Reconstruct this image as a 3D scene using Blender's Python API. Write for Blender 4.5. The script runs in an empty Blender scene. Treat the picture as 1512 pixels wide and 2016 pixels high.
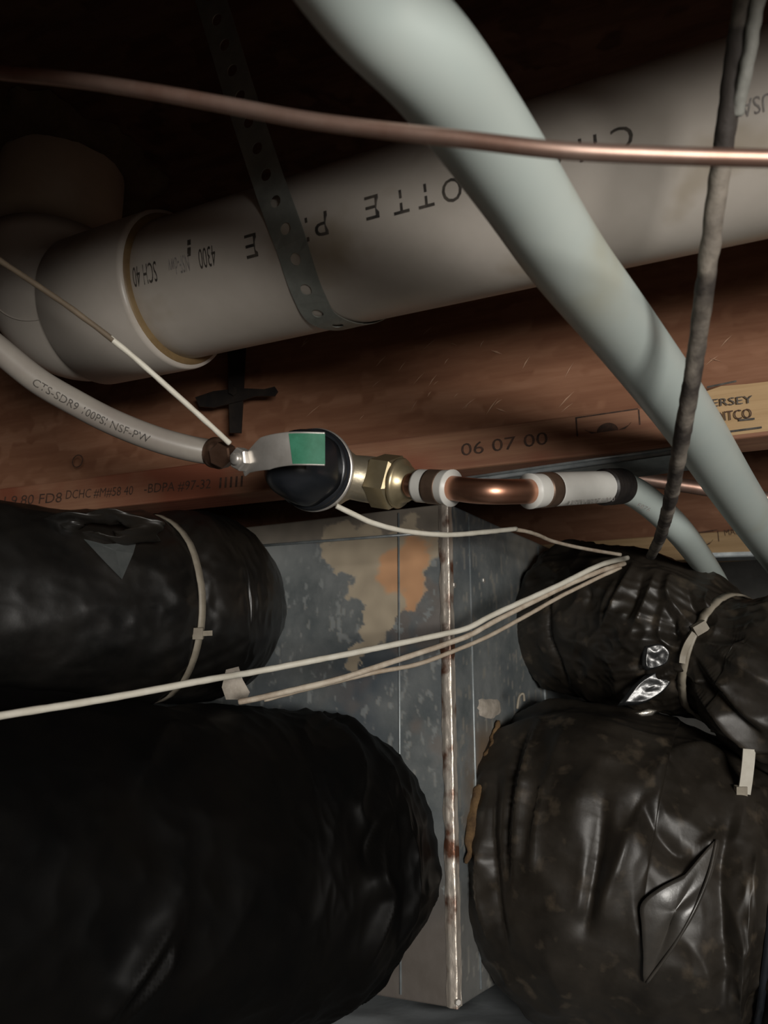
import bpy, bmesh, math, random
import numpy as np
from mathutils import Vector, Matrix, noise
from mathutils.bvhtree import BVHTree

random.seed(7)
scene = bpy.context.scene
COL = scene.collection
PI = math.pi

# ------------------------------------------------------------------ camera
F = 1600.0                      # focal length in pixels of the 1512 x 2016 frame
PITCH = math.radians(14.0)
YAW = math.radians(21.2)        # turned to the left of +Y (joists run along X)
CAM = Vector((0.0, 0.0, 0.32))
cd = bpy.data.cameras.new('camera')
cam = bpy.data.objects.new('camera', cd)
COL.objects.link(cam)
cam.location = CAM
cam.rotation_euler = (PI / 2 + PITCH, 0, YAW)
cd.sensor_fit = 'VERTICAL'
cd.sensor_height = 24.0
cd.sensor_width = 18.0
cd.lens = F / 2016.0 * 24.0
cd.clip_start = 0.01
cd.dof.use_dof = True
cd.dof.focus_distance = 0.72
cd.dof.aperture_fstop = 7.5
scene.camera = cam

# ------------------------------------------------------------------ world, light, exposure
world = bpy.data.worlds.new('crawlspace_dark')
scene.world = world
world.use_nodes = True
world.node_tree.nodes['Background'].inputs[0].default_value = (0.60, 0.62, 0.66, 1)
world.node_tree.nodes['Background'].inputs[1].default_value = 0.011


def area_light(name, loc, target, sx, sy, energy, color):
    ld = bpy.data.lights.new(name, 'AREA')
    ld.shape = 'RECTANGLE'
    ld.size = sx
    ld.size_y = sy
    ld.energy = energy
    ld.color = color
    o = bpy.data.objects.new(name, ld)
    COL.objects.link(o)
    o.location = loc
    o.rotation_euler = (Vector(target) - Vector(loc)).to_track_quat('-Z', 'Y').to_euler()
    return o


# daylight through the crawlspace hatch, behind the camera to the right
area_light('hatch_daylight', (0.84, -0.84, 0.25), (0.0, 0.8, 0.45), 0.55, 0.30, 24.5, (1.0, 0.96, 0.90))

scene.view_settings.view_transform = 'Standard'
scene.view_settings.look = 'None'
scene.view_settings.exposure = 0.0
scene.view_settings.gamma = 1.0
scene.view_settings.use_curve_mapping = False

# ------------------------------------------------------------------ projection helpers (pixel + depth -> real point)
RM = Matrix.Rotation(YAW, 3, 'Z') @ Matrix.Rotation(PI / 2 + PITCH, 3, 'X')
RIGHT = RM @ Vector((1, 0, 0))
UP = RM @ Vector((0, 1, 0))
FWD = RM @ Vector((0, 0, -1))


def ray(px, py):
    return FWD + RIGHT * ((px - 756) / F) - UP * ((py - 1008) / F)


def P(px, py, d):
    return CAM + ray(px, py) * d


def proj(v):
    w = v - CAM
    d = w.dot(FWD)
    return 756 + F * w.dot(RIGHT) / d, 1008 - F * w.dot(UP) / d, d


def on_plane(px, py, p0, n):
    r = ray(px, py)
    t = (p0 - CAM).dot(n) / r.dot(n)
    return CAM + r * t


def azim(deg):
    """horizontal unit vector at an angle to the right of the view direction"""
    a = math.radians(deg)
    f = Vector((FWD.x, FWD.y, 0)).normalized()
    r = Vector((RIGHT.x, RIGHT.y, 0)).normalized()
    return f * math.cos(a) + r * math.sin(a)


# ------------------------------------------------------------------ materials
def srgb(r, g, b):
    def c(v):
        v /= 255.0
        return v / 12.92 if v <= 0.04045 else ((v + 0.055) / 1.055) ** 2.4
    return (c(r), c(g), c(b), 1)


def mat(name, c1, c2=None, scale=20, rough=0.5, metal=0.0, bump=0.0, bscale=None, stretch=(1, 1, 1), detail=5,
        rough2=None, c3=None, s3=6, t3=(0.5, 0.65), spec=0.5, trans=0.0, sss=0.0, attr=False):
    m = bpy.data.materials.new(name)
    m.use_nodes = True
    nt = m.node_tree
    N, L = nt.nodes, nt.links
    b = N['Principled BSDF']
    b.inputs['Base Color'].default_value = c1
    b.inputs['Roughness'].default_value = rough
    b.inputs['Metallic'].default_value = metal
    b.inputs['Specular IOR Level'].default_value = spec
    b.inputs['Transmission Weight'].default_value = trans
    if sss:
        b.inputs['Subsurface Weight'].default_value = sss
        b.inputs['Subsurface Radius'].default_value = (0.01, 0.01, 0.01)
        b.inputs['Subsurface Scale'].default_value = 0.5
    tc = N.new('ShaderNodeTexCoord')
    mp = N.new('ShaderNodeMapping')
    mp.inputs['Scale'].default_value = stretch
    L.new(tc.outputs['Object'], mp.inputs['Vector'])
    col = None
    if c2:
        nz = N.new('ShaderNodeTexNoise')
        nz.inputs['Scale'].default_value = scale
        nz.inputs['Detail'].default_value = detail
        nz.inputs['Roughness'].default_value = 0.65
        L.new(mp.outputs[0], nz.inputs['Vector'])
        rp = N.new('ShaderNodeValToRGB')
        rp.color_ramp.elements[0].position = 0.36
        rp.color_ramp.elements[1].position = 0.64
        rp.color_ramp.elements[0].color = c1
        rp.color_ramp.elements[1].color = c2
        L.new(nz.outputs['Fac'], rp.inputs[0])
        col = rp.outputs[0]
        if rough2 is not None:
            mr = N.new('ShaderNodeMapRange')
            mr.inputs['From Min'].default_value = 0.36
            mr.inputs['From Max'].default_value = 0.64
            mr.inputs['To Min'].default_value = rough
            mr.inputs['To Max'].default_value = rough2
            L.new(nz.outputs['Fac'], mr.inputs['Value'])
            L.new(mr.outputs[0], b.inputs['Roughness'])
    if c3:
        nz3 = N.new('ShaderNodeTexNoise')
        nz3.inputs['Scale'].default_value = s3
        nz3.inputs['Detail'].default_value = 4
        L.new(tc.outputs['Object'], nz3.inputs['Vector'])
        r3 = N.new('ShaderNodeMapRange')
        r3.inputs['From Min'].default_value = t3[0]
        r3.inputs['From Max'].default_value = t3[1]
        L.new(nz3.outputs['Fac'], r3.inputs['Value'])
        mx = N.new('ShaderNodeMix')
        mx.data_type = 'RGBA'
        L.new(r3.outputs[0], mx.inputs['Factor'])
        if col:
            L.new(col, mx.inputs['A'])
        else:
            mx.inputs['A'].default_value = c1
        mx.inputs['B'].default_value = c3
        col = mx.outputs['Result']
    if attr:
        at = N.new('ShaderNodeAttribute')
        at.attribute_name = 'stain'
        mx = N.new('ShaderNodeMix')
        mx.data_type = 'RGBA'
        L.new(at.outputs['Alpha'], mx.inputs['Factor'])
        if col:
            L.new(col, mx.inputs['A'])
        L.new(at.outputs['Color'], mx.inputs['B'])
        col = mx.outputs['Result']
        if metal:
            mm = N.new('ShaderNodeMapRange')
            mm.inputs['To Min'].default_value = metal
            mm.inputs['To Max'].default_value = 0.0
            L.new(at.outputs['Alpha'], mm.inputs['Value'])
            L.new(mm.outputs[0], b.inputs['Metallic'])
            mr = N.new('ShaderNodeMapRange')
            mr.inputs['To Min'].default_value = rough
            mr.inputs['To Max'].default_value = 0.85
            L.new(at.outputs['Alpha'], mr.inputs['Value'])
            L.new(mr.outputs[0], b.inputs['Roughness'])
    if col:
        L.new(col, b.inputs['Base Color'])
    if bump:
        nb = N.new('ShaderNodeTexNoise')
        nb.inputs['Scale'].default_value = bscale or scale * 2
        nb.inputs['Detail'].default_value = 6
        L.new(mp.outputs[0], nb.inputs['Vector'])
        bp = N.new('ShaderNodeBump')
        bp.inputs['Strength'].default_value = bump
        bp.inputs['Distance'].default_value = 0.002
        L.new(nb.outputs['Fac'], bp.inputs['Height'])
        L.new(bp.outputs[0], b.inputs['Normal'])
    return m


def osb_material(name, dark, mid, light, strength=1.0):
    """strand board: three crossed sets of long flakes, patched by a coarse noise"""
    m = bpy.data.materials.new(name)
    m.use_nodes = True
    nt = m.node_tree
    N, L = nt.nodes, nt.links
    b = N['Principled BSDF']
    b.inputs['Roughness'].default_value = 0.75
    b.inputs['Specular IOR Level'].default_value = 0.25
    tc = N.new('ShaderNodeTexCoord')
    prev = None
    for k, ang in enumerate((0.12, 0.9, -0.75)):
        mp = N.new('ShaderNodeMapping')
        mp.inputs['Rotation'].default_value = (0, ang, 0)
        mp.inputs['Scale'].default_value = (4.5, 30, 42)
        mp.inputs['Location'].default_value = (k * 3.1, 0, k * 1.7)
        L.new(tc.outputs['Object'], mp.inputs['Vector'])
        nz = N.new('ShaderNodeTexNoise')
        nz.inputs['Scale'].default_value = 1.0
        nz.inputs['Detail'].default_value = 5
        nz.inputs['Roughness'].default_value = 0.6
        L.new(mp.outputs[0], nz.inputs['Vector'])
        if prev is None:
            prev = nz.outputs['Fac']
            continue
        sel = N.new('ShaderNodeTexNoise')
        sel.inputs['Scale'].default_value = 15 + 6 * k
        sel.inputs['Detail'].default_value = 2
        L.new(tc.outputs['Object'], sel.inputs['Vector'])
        mr = N.new('ShaderNodeMapRange')
        mr.inputs['From Min'].default_value = 0.50
        mr.inputs['From Max'].default_value = 0.56
        L.new(sel.outputs['Fac'], mr.inputs['Value'])
        mx = N.new('ShaderNodeMix')
        L.new(mr.outputs[0], mx.inputs[0])
        L.new(prev, mx.inputs[2])
        L.new(nz.outputs['Fac'], mx.inputs[3])
        prev = mx.outputs[0]
    rp = N.new('ShaderNodeValToRGB')
    e = rp.color_ramp.elements
    e[0].position = 0.3
    e[0].color = dark
    e[1].position = 0.72
    e[1].color = light
    x = e.new(0.48)
    x.color = mid
    L.new(prev, rp.inputs[0])
    L.new(rp.outputs[0], b.inputs['Base Color'])
    bp = N.new('ShaderNodeBump')
    bp.inputs['Strength'].default_value = 0.5 * strength
    bp.inputs['Distance'].default_value = 0.0015
    L.new(prev, bp.inputs['Height'])
    L.new(bp.outputs[0], b.inputs['Normal'])
    return m


M = {}
M['osb'] = osb_material('strand_board', (0.165, 0.070, 0.038, 1), (0.215, 0.10, 0.056, 1), (0.30, 0.155, 0.094, 1))
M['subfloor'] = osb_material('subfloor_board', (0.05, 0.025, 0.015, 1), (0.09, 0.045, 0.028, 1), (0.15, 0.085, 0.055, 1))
M['flange'] = mat('laminated_wood', (0.20, 0.085, 0.048, 1), (0.30, 0.155, 0.088, 1), 5, 0.75, bump=0.3, bscale=14,
                  stretch=(0.6, 12, 14), c3=(0.20, 0.06, 0.03, 1), s3=5, t3=(0.48, 0.6))
M['pale_wood'] = mat('pale_wood', (0.36, 0.23, 0.11, 1), (0.50, 0.34, 0.18, 1), 6, 0.75, bump=0.2, bscale=14, stretch=(0.6, 12, 14))
M['pvc'] = mat('pvc', (0.50, 0.455, 0.40, 1), (0.58, 0.53, 0.475, 1), 9, 0.34, spec=0.45, c3=(0.36, 0.30, 0.22, 1), s3=14, t3=(0.60, 0.78))
M['pvc_tan'] = mat('tan_pvc', (0.40, 0.33, 0.25, 1), (0.48, 0.41, 0.32, 1), 12, 0.5)  # browner and darker than the main pipe plastic
M['primer'] = mat('glue_line', (0.16, 0.10, 0.045, 1), (0.25, 0.17, 0.08, 1), 30, 0.5)
M['flake'] = mat('pale_flake', (0.30, 0.165, 0.10, 1), (0.40, 0.24, 0.155, 1), 60, 0.8)
M['ink'] = mat('print_ink', (0.03, 0.027, 0.025, 1), (0.10, 0.085, 0.07, 1), 120, 0.7)
M['ink_soft'] = mat('faded_ink', (0.03, 0.018, 0.013, 1), (0.085, 0.042, 0.026, 1), 160, 0.8)
M['ink_grey'] = mat('grey_ink', (0.20, 0.18, 0.17, 1), (0.36, 0.34, 0.32, 1), 150, 0.7)
M['pex'] = mat('milky_tube', (0.44, 0.505, 0.485, 1), (0.50, 0.55, 0.515, 1), 5, 0.42, bump=0.04, bscale=40, c3=(0.42, 0.42, 0.33, 1), s3=9, t3=(0.56, 0.75))
M['pex_clear'] = mat('translucent_tube', (0.25, 0.22, 0.195, 1), (0.30, 0.275, 0.24, 1), 18, 0.35)
M['pex_white'] = mat('white_tube', (0.60, 0.59, 0.55, 1), (0.66, 0.65, 0.61, 1), 30, 0.4)
M['copper'] = mat('copper', (0.58, 0.28, 0.18, 1), (0.66, 0.36, 0.25, 1), 24, 0.38, 1.0, bump=0.05, bscale=80)
M['copper_dull'] = mat('dull_copper', (0.44, 0.27, 0.21, 1), (0.58, 0.41, 0.34, 1), 30, 0.42, 0.85, bump=0.05, bscale=60)
M['crimp'] = mat('crimp_ring', (0.13, 0.085, 0.06, 1), (0.18, 0.12, 0.085, 1), 60, 0.45, 0.6)
M['brass'] = mat('brass', (0.40, 0.33, 0.20, 1), (0.47, 0.39, 0.25, 1), 40, 0.36, 0.8)
M['nickel'] = mat('plated_brass', (0.42, 0.37, 0.27, 1), (0.48, 0.42, 0.32, 1), 60, 0.4, 0.8, bump=0.1, bscale=300)
M['steel'] = mat('bright_steel', (0.55, 0.52, 0.48, 1), (0.65, 0.62, 0.58, 1), 60, 0.42, 0.75, bump=0.1, bscale=120)
M['brown_steel'] = mat('dark_nut', (0.16, 0.09, 0.06, 1), (0.22, 0.13, 0.09, 1), 60, 0.38, 0.8)
M['black_rubber'] = mat('black_cap', (0.010, 0.012, 0.015, 1), (0.016, 0.018, 0.022, 1), 30, 0.32)
M['green'] = mat('green_sticker', (0.03, 0.15, 0.085, 1), (0.05, 0.21, 0.13, 1), 60, 0.5, spec=0.2)
M['tape'] = mat('black_tape', (0.012, 0.010, 0.010, 1), (0.022, 0.018, 0.016, 1), 80, 0.5, bump=0.3, bscale=120)
M['rust_rod'] = mat('grey_rod', (0.10, 0.085, 0.07, 1), (0.24, 0.21, 0.175, 1), 45, 0.75, bump=0.5, bscale=160, c3=(0.045, 0.037, 0.032, 1), s3=30, t3=(0.45, 0.55))
M['pale_tape'] = mat('pale_coating', (0.24, 0.24, 0.215, 1), (0.36, 0.36, 0.33, 1), 60, 0.7, bump=0.4, bscale=120)
M['galv'] = mat('galvanised', (0.24, 0.27, 0.28, 1), (0.36, 0.39, 0.40, 1), 60, 0.42, 0.4, bump=0.15, bscale=80)
M['galv_strap'] = mat('galvanised_strap', (0.26, 0.28, 0.255, 1), (0.34, 0.36, 0.33, 1), 60, 0.55, 0.3, bump=0.1, bscale=120)
M['plenum'] = mat('dirty_sheet_metal', (0.13, 0.148, 0.152, 1), (0.24, 0.255, 0.255, 1), 16, 0.50, 0.28, bump=0.25, bscale=60, detail=9,
                  c3=(0.085, 0.105, 0.125, 1), s3=7, t3=(0.45, 0.65), attr=True)
M['corner'] = mat('foil_corner', (0.62, 0.54, 0.46, 1), (0.74, 0.68, 0.60, 1), 40, 0.40, 0.6, bump=0.9, bscale=90, stretch=(1, 1, 0.5),
                  c3=(0.20, 0.09, 0.055, 1), s3=26, t3=(0.51, 0.60))
M['mastic'] = mat('dried_mastic', (0.33, 0.29, 0.24, 1), (0.46, 0.41, 0.35, 1), 60, 0.85, bump=0.5, bscale=150)
M['poly'] = mat('black_plastic_jacket', (0.0060, 0.0058, 0.0055, 1), (0.011, 0.0098, 0.0085, 1), 12, 0.30, spec=0.5, bump=0.12, bscale=60, detail=6, rough2=0.45,
                c3=(0.018, 0.014, 0.010, 1), s3=6, t3=(0.45, 0.7))
M['poly_dark'] = mat('deep_black_jacket', (0.0022, 0.0022, 0.0022, 1), (0.0042, 0.0037, 0.0032, 1), 12, 0.52, spec=0.09, bump=0.12, bscale=60, detail=6)  # darkest and least glossy of the jacket plastics
M['poly_dusty'] = mat('dusty_plastic_jacket', (0.0115, 0.0095, 0.0072, 1), (0.028, 0.0225, 0.0165, 1), 11, 0.36, spec=0.5, bump=0.18, bscale=70, detail=7, rough2=0.52,
                      c3=(0.075, 0.058, 0.04, 1), s3=48, t3=(0.58, 0.78))
M['shiny_poly'] = mat('clean_plastic_fold', (0.014, 0.015, 0.016, 1), None, rough=0.27, spec=0.8, bump=0.35, bscale=70)
M['film'] = mat('dusty_film', (0.035, 0.032, 0.028, 1), (0.06, 0.053, 0.045, 1), 20, 0.3, bump=0.2, bscale=60)
M['grey_poly'] = mat('grey_plastic_scrap', (0.05, 0.056, 0.055, 1), (0.075, 0.08, 0.078, 1), 40, 0.5)
M['tie'] = mat('nylon_tie', (0.23, 0.20, 0.155, 1), (0.31, 0.275, 0.215, 1), 60, 0.5)
M['tie_white'] = mat('white_nylon_tie', (0.50, 0.47, 0.40, 1), (0.58, 0.55, 0.48, 1), 60, 0.5)
M['wire'] = mat('wire_jacket', (0.62, 0.585, 0.49, 1), (0.72, 0.69, 0.60, 1), 60, 0.55)
M['wire_dirty'] = mat('dirty_wire', (0.60, 0.53, 0.43, 1), (0.34, 0.26, 0.19, 1), 40, 0.6)
M['wire_shaded'] = mat('shaded_wire', (0.10, 0.075, 0.05, 1), (0.16, 0.12, 0.08, 1), 40, 0.7)
M['wire_brown'] = mat('brown_wire', (0.38, 0.30, 0.22, 1), (0.52, 0.45, 0.36, 1), 50, 0.6)
M['fibre'] = mat('insulation_fibre', (0.075, 0.042, 0.018, 1), (0.19, 0.115, 0.05, 1), 45, 0.95, bump=0.8, bscale=160)
M['foam'] = mat('brown_foam', (0.075, 0.05, 0.028, 1), (0.12, 0.085, 0.05, 1), 30, 0.9, bump=0.6, bscale=60)
M['foil'] = mat('foil_scrap', (0.70, 0.66, 0.58, 1), (0.8, 0.76, 0.70, 1), 60, 0.3, 0.9, bump=0.6, bscale=100)
M['sheet'] = mat('cloudy_plastic', (0.55, 0.60, 0.63, 1), (0.66, 0.70, 0.72, 1), 9, 0.35, bump=0.2, bscale=30)
M['soil'] = mat('dry_soil', (0.055, 0.042, 0.032, 1), (0.11, 0.085, 0.065, 1), 9, 0.95, bump=0.9, bscale=40)
M['concrete'] = mat('grey_block', (0.10, 0.098, 0.092, 1), (0.17, 0.165, 0.155, 1), 8, 0.9, bump=0.5, bscale=60)
M['black_metal'] = mat('black_painted_metal', (0.008, 0.007, 0.007, 1), (0.02, 0.015, 0.012, 1), 50, 0.55)


# ------------------------------------------------------------------ object helpers
def thing(name, label, cat, loc, group=None):
    o = bpy.data.objects.new(name, None)
    o.empty_display_size = 0.02
    COL.objects.link(o)
    o.location = loc
    o['label'] = label
    o['category'] = cat
    if group:
        o['group'] = group
    return o


def origin_of(o):
    v = Vector((0, 0, 0))
    while o is not None:
        v += o.location
        o = o.parent
    return v


def obj(name, verts, faces, m, parent=None, smooth=True, label=None, cat=None, group=None, kind=None, loc=None):
    """verts in world coordinates; mesh kept local to its parent or to loc"""
    o_ = origin_of(parent) if parent else (Vector(loc) if loc is not None else sum((Vector(v) for v in verts), Vector()) / len(verts))
    me = bpy.data.meshes.new(name)
    me.from_pydata([tuple(Vector(v) - o_) for v in verts], [], faces)
    me.validate()
    if smooth:
        me.polygons.foreach_set('use_smooth', [True] * len(me.polygons))
    me.materials.append(m)
    me.update()
    o = bpy.data.objects.new(name, me)
    COL.objects.link(o)
    if parent:
        o.parent = parent
    else:
        o.location = o_
    if label:
        o['label'] = label
    if cat:
        o['category'] = cat
    if group:
        o['group'] = group
    if kind:
        o['kind'] = kind
    return o


def spline(pts, n):
    """Catmull-Rom through tuples/vectors, n samples per span"""
    pts = [tuple(p) for p in pts]
    k = len(pts[0])
    ext = [tuple(2 * a - b for a, b in zip(pts[0], pts[1]))] + pts + [tuple(2 * a - b for a, b in zip(pts[-1], pts[-2]))]
    out = []
    for i in range(1, len(ext) - 2):
        p0, p1, p2, p3 = ext[i - 1], ext[i], ext[i + 1], ext[i + 2]
        for j in range(n):
            t = j / n
            out.append(tuple(0.5 * (2 * p1[c] + (p2[c] - p0[c]) * t + (2 * p0[c] - 5 * p1[c] + 4 * p2[c] - p3[c]) * t * t
                                    + (3 * p1[c] - p0[c] - 3 * p2[c] + p3[c]) * t ** 3) for c in range(k)))
    out.append(pts[-1])
    return out


def frames(pts, ref=None):
    """parallel-transport frames along points: list of (p, tangent, n, b)"""
    T = []
    for i in range(len(pts)):
        a = pts[max(0, i - 1)]
        b = pts[min(len(pts) - 1, i + 1)]
        T.append((b - a).normalized())
    r = Vector(ref) if ref is not None else Vector((0, 0, 1))
    n = r - T[0] * r.dot(T[0])
    if n.length < 1e-4:
        n = T[0].orthogonal()
    n.normalize()
    out = []
    for i, p in enumerate(pts):
        n = (n - T[i] * n.dot(T[i])).normalized()
        out.append((p, T[i], n, T[i].cross(n)))
    return out


def tube(pts, radius, seg=20, cap=True, jitter=0.0, jf=60):
    """round tube; radius a number or list"""
    fr = frames(pts)
    V, Fc = [], []
    for i, (p, t, n, b) in enumerate(fr):
        r = radius[i] if isinstance(radius, (list, tuple)) else radius
        for j in range(seg):
            a = 2 * PI * j / seg
            d = n * math.cos(a) + b * math.sin(a)
            rr = r
            if jitter:
                rr += jitter * noise.noise((p + d * r) * jf)
            V.append(p + d * rr)
    m = len(fr)
    for i in range(m - 1):
        for j in range(seg):
            j2 = (j + 1) % seg
            Fc.append((i * seg + j, i * seg + j2, (i + 1) * seg + j2, (i + 1) * seg + j))
    if cap:
        Fc.append(tuple(range(seg))[::-1])
        Fc.append(tuple((m - 1) * seg + j for j in range(seg)))
    return V, Fc


def px_tube(pp, radius, n=10, seg=20, **k):
    pts = [P(*q) for q in spline(pp, n)]
    return tube(pts, radius, seg, **k)


def lathe(p0, axis, prof, seg=48, ref=None, shape=None):
    """profile list of (along, radius) turned about axis from p0; shape(angle)->radius factor"""
    a = Vector(axis).normalized()
    r = Vector(ref) if ref is not None else Vector((0, 0, 1))
    n = (r - a * r.dot(a)).normalized()
    b = a.cross(n)
    V, Fc = [], []
    for (h, rad) in prof:
        for j in range(seg):
            t = 2 * PI * j / seg
            k = shape(t) if shape else 1.0
            V.append(p0 + a * h + (n * math.cos(t) + b * math.sin(t)) * rad * k)
    for i in range(len(prof) - 1):
        for j in range(seg):
            j2 = (j + 1) % seg
            Fc.append((i * seg + j, i * seg + j2, (i + 1) * seg + j2, (i + 1) * seg + j))
    Fc.append(tuple(range(seg))[::-1])
    Fc.append(tuple((len(prof) - 1) * seg + j for j in range(seg)))
    return V, Fc


def hexprism(p0, axis, length, rad, ref=None, ch=0.12):
    """chamfered hexagon nut"""
    a = Vector(axis).normalized()
    r = Vector(ref) if ref is not None else Vector((0, 0, 1))
    n = (r - a * r.dot(a)).normalized()
    b = a.cross(n)
    V, Fc = [], []
    for (h, k) in ((0, 1 - ch), (length * ch, 1), (length * (1 - ch), 1), (length, 1 - ch)):
        for j in range(6):
            t = PI / 3 * j
            V.append(p0 + a * h + (n * math.cos(t) + b * math.sin(t)) * rad * k)
    for i in range(3):
        for j in range(6):
            j2 = (j + 1) % 6
            Fc.append((i * 6 + j, i * 6 + j2, i * 6 + 6 + j2, i * 6 + 6 + j))
    Fc.append((5, 4, 3, 2, 1, 0))
    Fc.append((18, 19, 20, 21, 22, 23))
    return V, Fc


def box(o, x, y, z, bev=0.0):
    """box from corner o with three edge vectors"""
    V = [o, o + x, o + x + y, o + y, o + z, o + x + z, o + x + y + z, o + y + z]
    Fc = [(3, 2, 1, 0), (4, 5, 6, 7), (0, 1, 5, 4), (1, 2, 6, 5), (2, 3, 7, 6), (3, 0, 4, 7)]
    return V, Fc


def bevel_obj(o, w, seg=2):
    md = o.modifiers.new('bevel', 'BEVEL')
    md.width = w
    md.segments = seg
    md.limit_method = 'ANGLE'
    return o


def solid(o, t, off=-1):
    md = o.modifiers.new('solidify', 'SOLIDIFY')
    md.thickness = t
    md.offset = off
    return o


def text_geo(s, size=1.0):
    cu = bpy.data.curves.new('text', 'FONT')
    cu.body = s
    cu.size = size
    cu.align_x = 'CENTER'
    cu.align_y = 'CENTER'
    cu.resolution_u = 3
    ob = bpy.data.objects.new('text', cu)
    COL.objects.link(ob)
    dg = bpy.context.evaluated_depsgraph_get()
    me = bpy.data.meshes.new_from_object(ob.evaluated_get(dg))
    V = [v.co.copy() for v in me.vertices]
    Fc = [tuple(p.vertices) for p in me.polygons]
    bpy.data.objects.remove(ob)
    bpy.data.curves.remove(cu)
    bpy.data.meshes.remove(me)
    return V, Fc


def flat_text(s, centre, xd, yd, width, height):
    """text scaled to width x height on a plane"""
    V, Fc = text_geo(s)
    x0 = min(v.x for v in V)
    x1 = max(v.x for v in V)
    y0 = min(v.y for v in V)
    y1 = max(v.y for v in V)
    out = [centre + xd * ((v.x - (x0 + x1) / 2) / (x1 - x0) * width) + yd * ((v.y - (y0 + y1) / 2) / (y1 - y0) * height) for v in V]
    return out, Fc


def join(*parts):
    V, Fc = [], []
    for v, f in parts:
        k = len(V)
        V += list(v)
        Fc += [tuple(i + k for i in q) for q in f]
    return V, Fc


def fill_poly(pts, nrm, rings=4, bulge=0.0):
    """slightly domed patch from a closed outline"""
    c = sum(pts, Vector()) / len(pts)
    n = len(pts)
    V, Fc = [], []
    for k in range(rings):
        t = 1 - k / rings
        for p in pts:
            V.append(c + (p - c) * t + nrm * bulge * (1 - t * t))
    V.append(c + nrm * bulge)
    for k in range(rings - 1):
        for j in range(n):
            j2 = (j + 1) % n
            Fc.append((k * n + j, k * n + j2, (k + 1) * n + j2, (k + 1) * n + j))
    for j in range(n):
        Fc.append(((rings - 1) * n + j, (rings - 1) * n + (j + 1) % n, len(V) - 1))
    return V, Fc


# ------------------------------------------------------------------ key planes
X, Y, Z = Vector((1, 0, 0)), Vector((0, 1, 0)), Vector((0, 0, 1))
pj = P(500, 968, 0.82)
YJ, ZB = pj.y, pj.z                  # near joist: front face of its flange, underside
ZC = ZB + 0.302                      # underside of the subfloor
WEB = YJ + 0.016
rear = on_plane(1300, 1105, Vector((0, 0, ZB)), Z)
YR = rear.y                          # rear joist face

# ------------------------------------------------------------------ setting
o = obj('floor', *box(Vector((-2.6, -1.6, -0.05)), X * 4.8, Y * 4.4, Z * 0.05), M['soil'], smooth=False, kind='structure')
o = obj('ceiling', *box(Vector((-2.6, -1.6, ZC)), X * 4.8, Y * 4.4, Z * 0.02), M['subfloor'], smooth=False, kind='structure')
o = obj('wall_back', *box(Vector((-2.6, 2.8, 0)), X * 4.8, Y * 0.2, Z * ZC), M['concrete'], smooth=False, kind='structure')
o = obj('wall_left', *box(Vector((-2.8, -1.6, 0)), X * 0.2, Y * 4.4, Z * ZC), M['concrete'], smooth=False, kind='structure')


# ------------------------------------------------------------------ joists
def joist(yf, label, wood):
    t = thing('floor_joist', label, 'joist', (0, yf, ZB))
    fz = 0.038
    o = obj('web', *box(Vector((-2.6, yf + 0.016, ZB + fz)), X * 4.8, Y * 0.010, Z * (0.302 - 2 * fz)), M['osb'], t, False)
    b = obj('bottom_flange', *box(Vector((-2.6, yf, ZB)), X * 4.8, Y * 0.042, Z * fz), wood, t, False)
    bevel_obj(b, 0.002)
    b2 = obj('top_flange', *box(Vector((-2.6, yf, ZC - fz)), X * 4.8, Y * 0.042, Z * fz), wood, t, False)
    bevel_obj(b2, 0.002)
    return t


J0 = joist(0.092, 'nearest floor joist, overhead just outside the frame', M['flange'])
J1 = joist(YJ, 'reddish strand-board floor joist behind the white drain pipe', M['flange'])
J2 = joist(YR, 'paler floor joist farther back, seen under the first joist at right', M['pale_wood'])
pw = Vector((0, WEB - 0.0004, 0))
pf = Vector((0, YJ - 0.0004, 0))


def stamp(s, plane, x0, y0, x1, y1, hpx, m, parent, label=None):
    """line of print between two pixels on a joist face"""
    a = on_plane(x0, y0, plane, Y)
    b = on_plane(x1, y1, plane, Y)
    c = (a + b) / 2
    d = (c - CAM).dot(FWD)
    xd = (b - a).normalized()
    yd = Z - xd * xd.z
    return obj('lettering', *flat_text(s, c, xd, yd.normalized(), (b - a).length, hpx * d / F), m, parent, False, label)


def stamp_box(plane, x0, y0, x1, y1, hpx, m, parent, logo=True):
    a = on_plane(x0, y0, plane, Y)
    b = on_plane(x1, y1, plane, Y)
    d = ((a + b) / 2 - CAM).dot(FWD)
    h = hpx * d / F
    w = 0.0012
    xd = (b - a).normalized()
    zd = Z
    y = Y * 0.0003
    parts = [box(a, (b - a), y, zd * w), box(a - zd * h * 0.9, xd * w, y, zd * h * 0.9), box(b - zd * h * 0.75, xd * w, y, zd * h * 0.75)]
    L = (b - a).length
    if logo:
        for k, (u, ru, rv) in enumerate(((0.24, 0.10, 0.26), (0.5, 0.17, 0.42), (0.78, 0.10, 0.3))):
            c = a + xd * L * u - zd * h * 0.86
            V = [c]
            n = 14
            for q in range(n + 1):
                t = PI * q / n
                s = math.sin(t) if k == 1 else (t / PI if k == 2 else 1 - t / PI)
                V.append(c - xd * math.cos(t) * L * ru + zd * h * rv * (s if k == 1 else abs(s) ** 1.5))
            parts.append((V, [(0, i + 1, i + 2) for i in range(n)]))
    return obj('stamp_mark', *join(*parts), m, parent, False)


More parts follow.
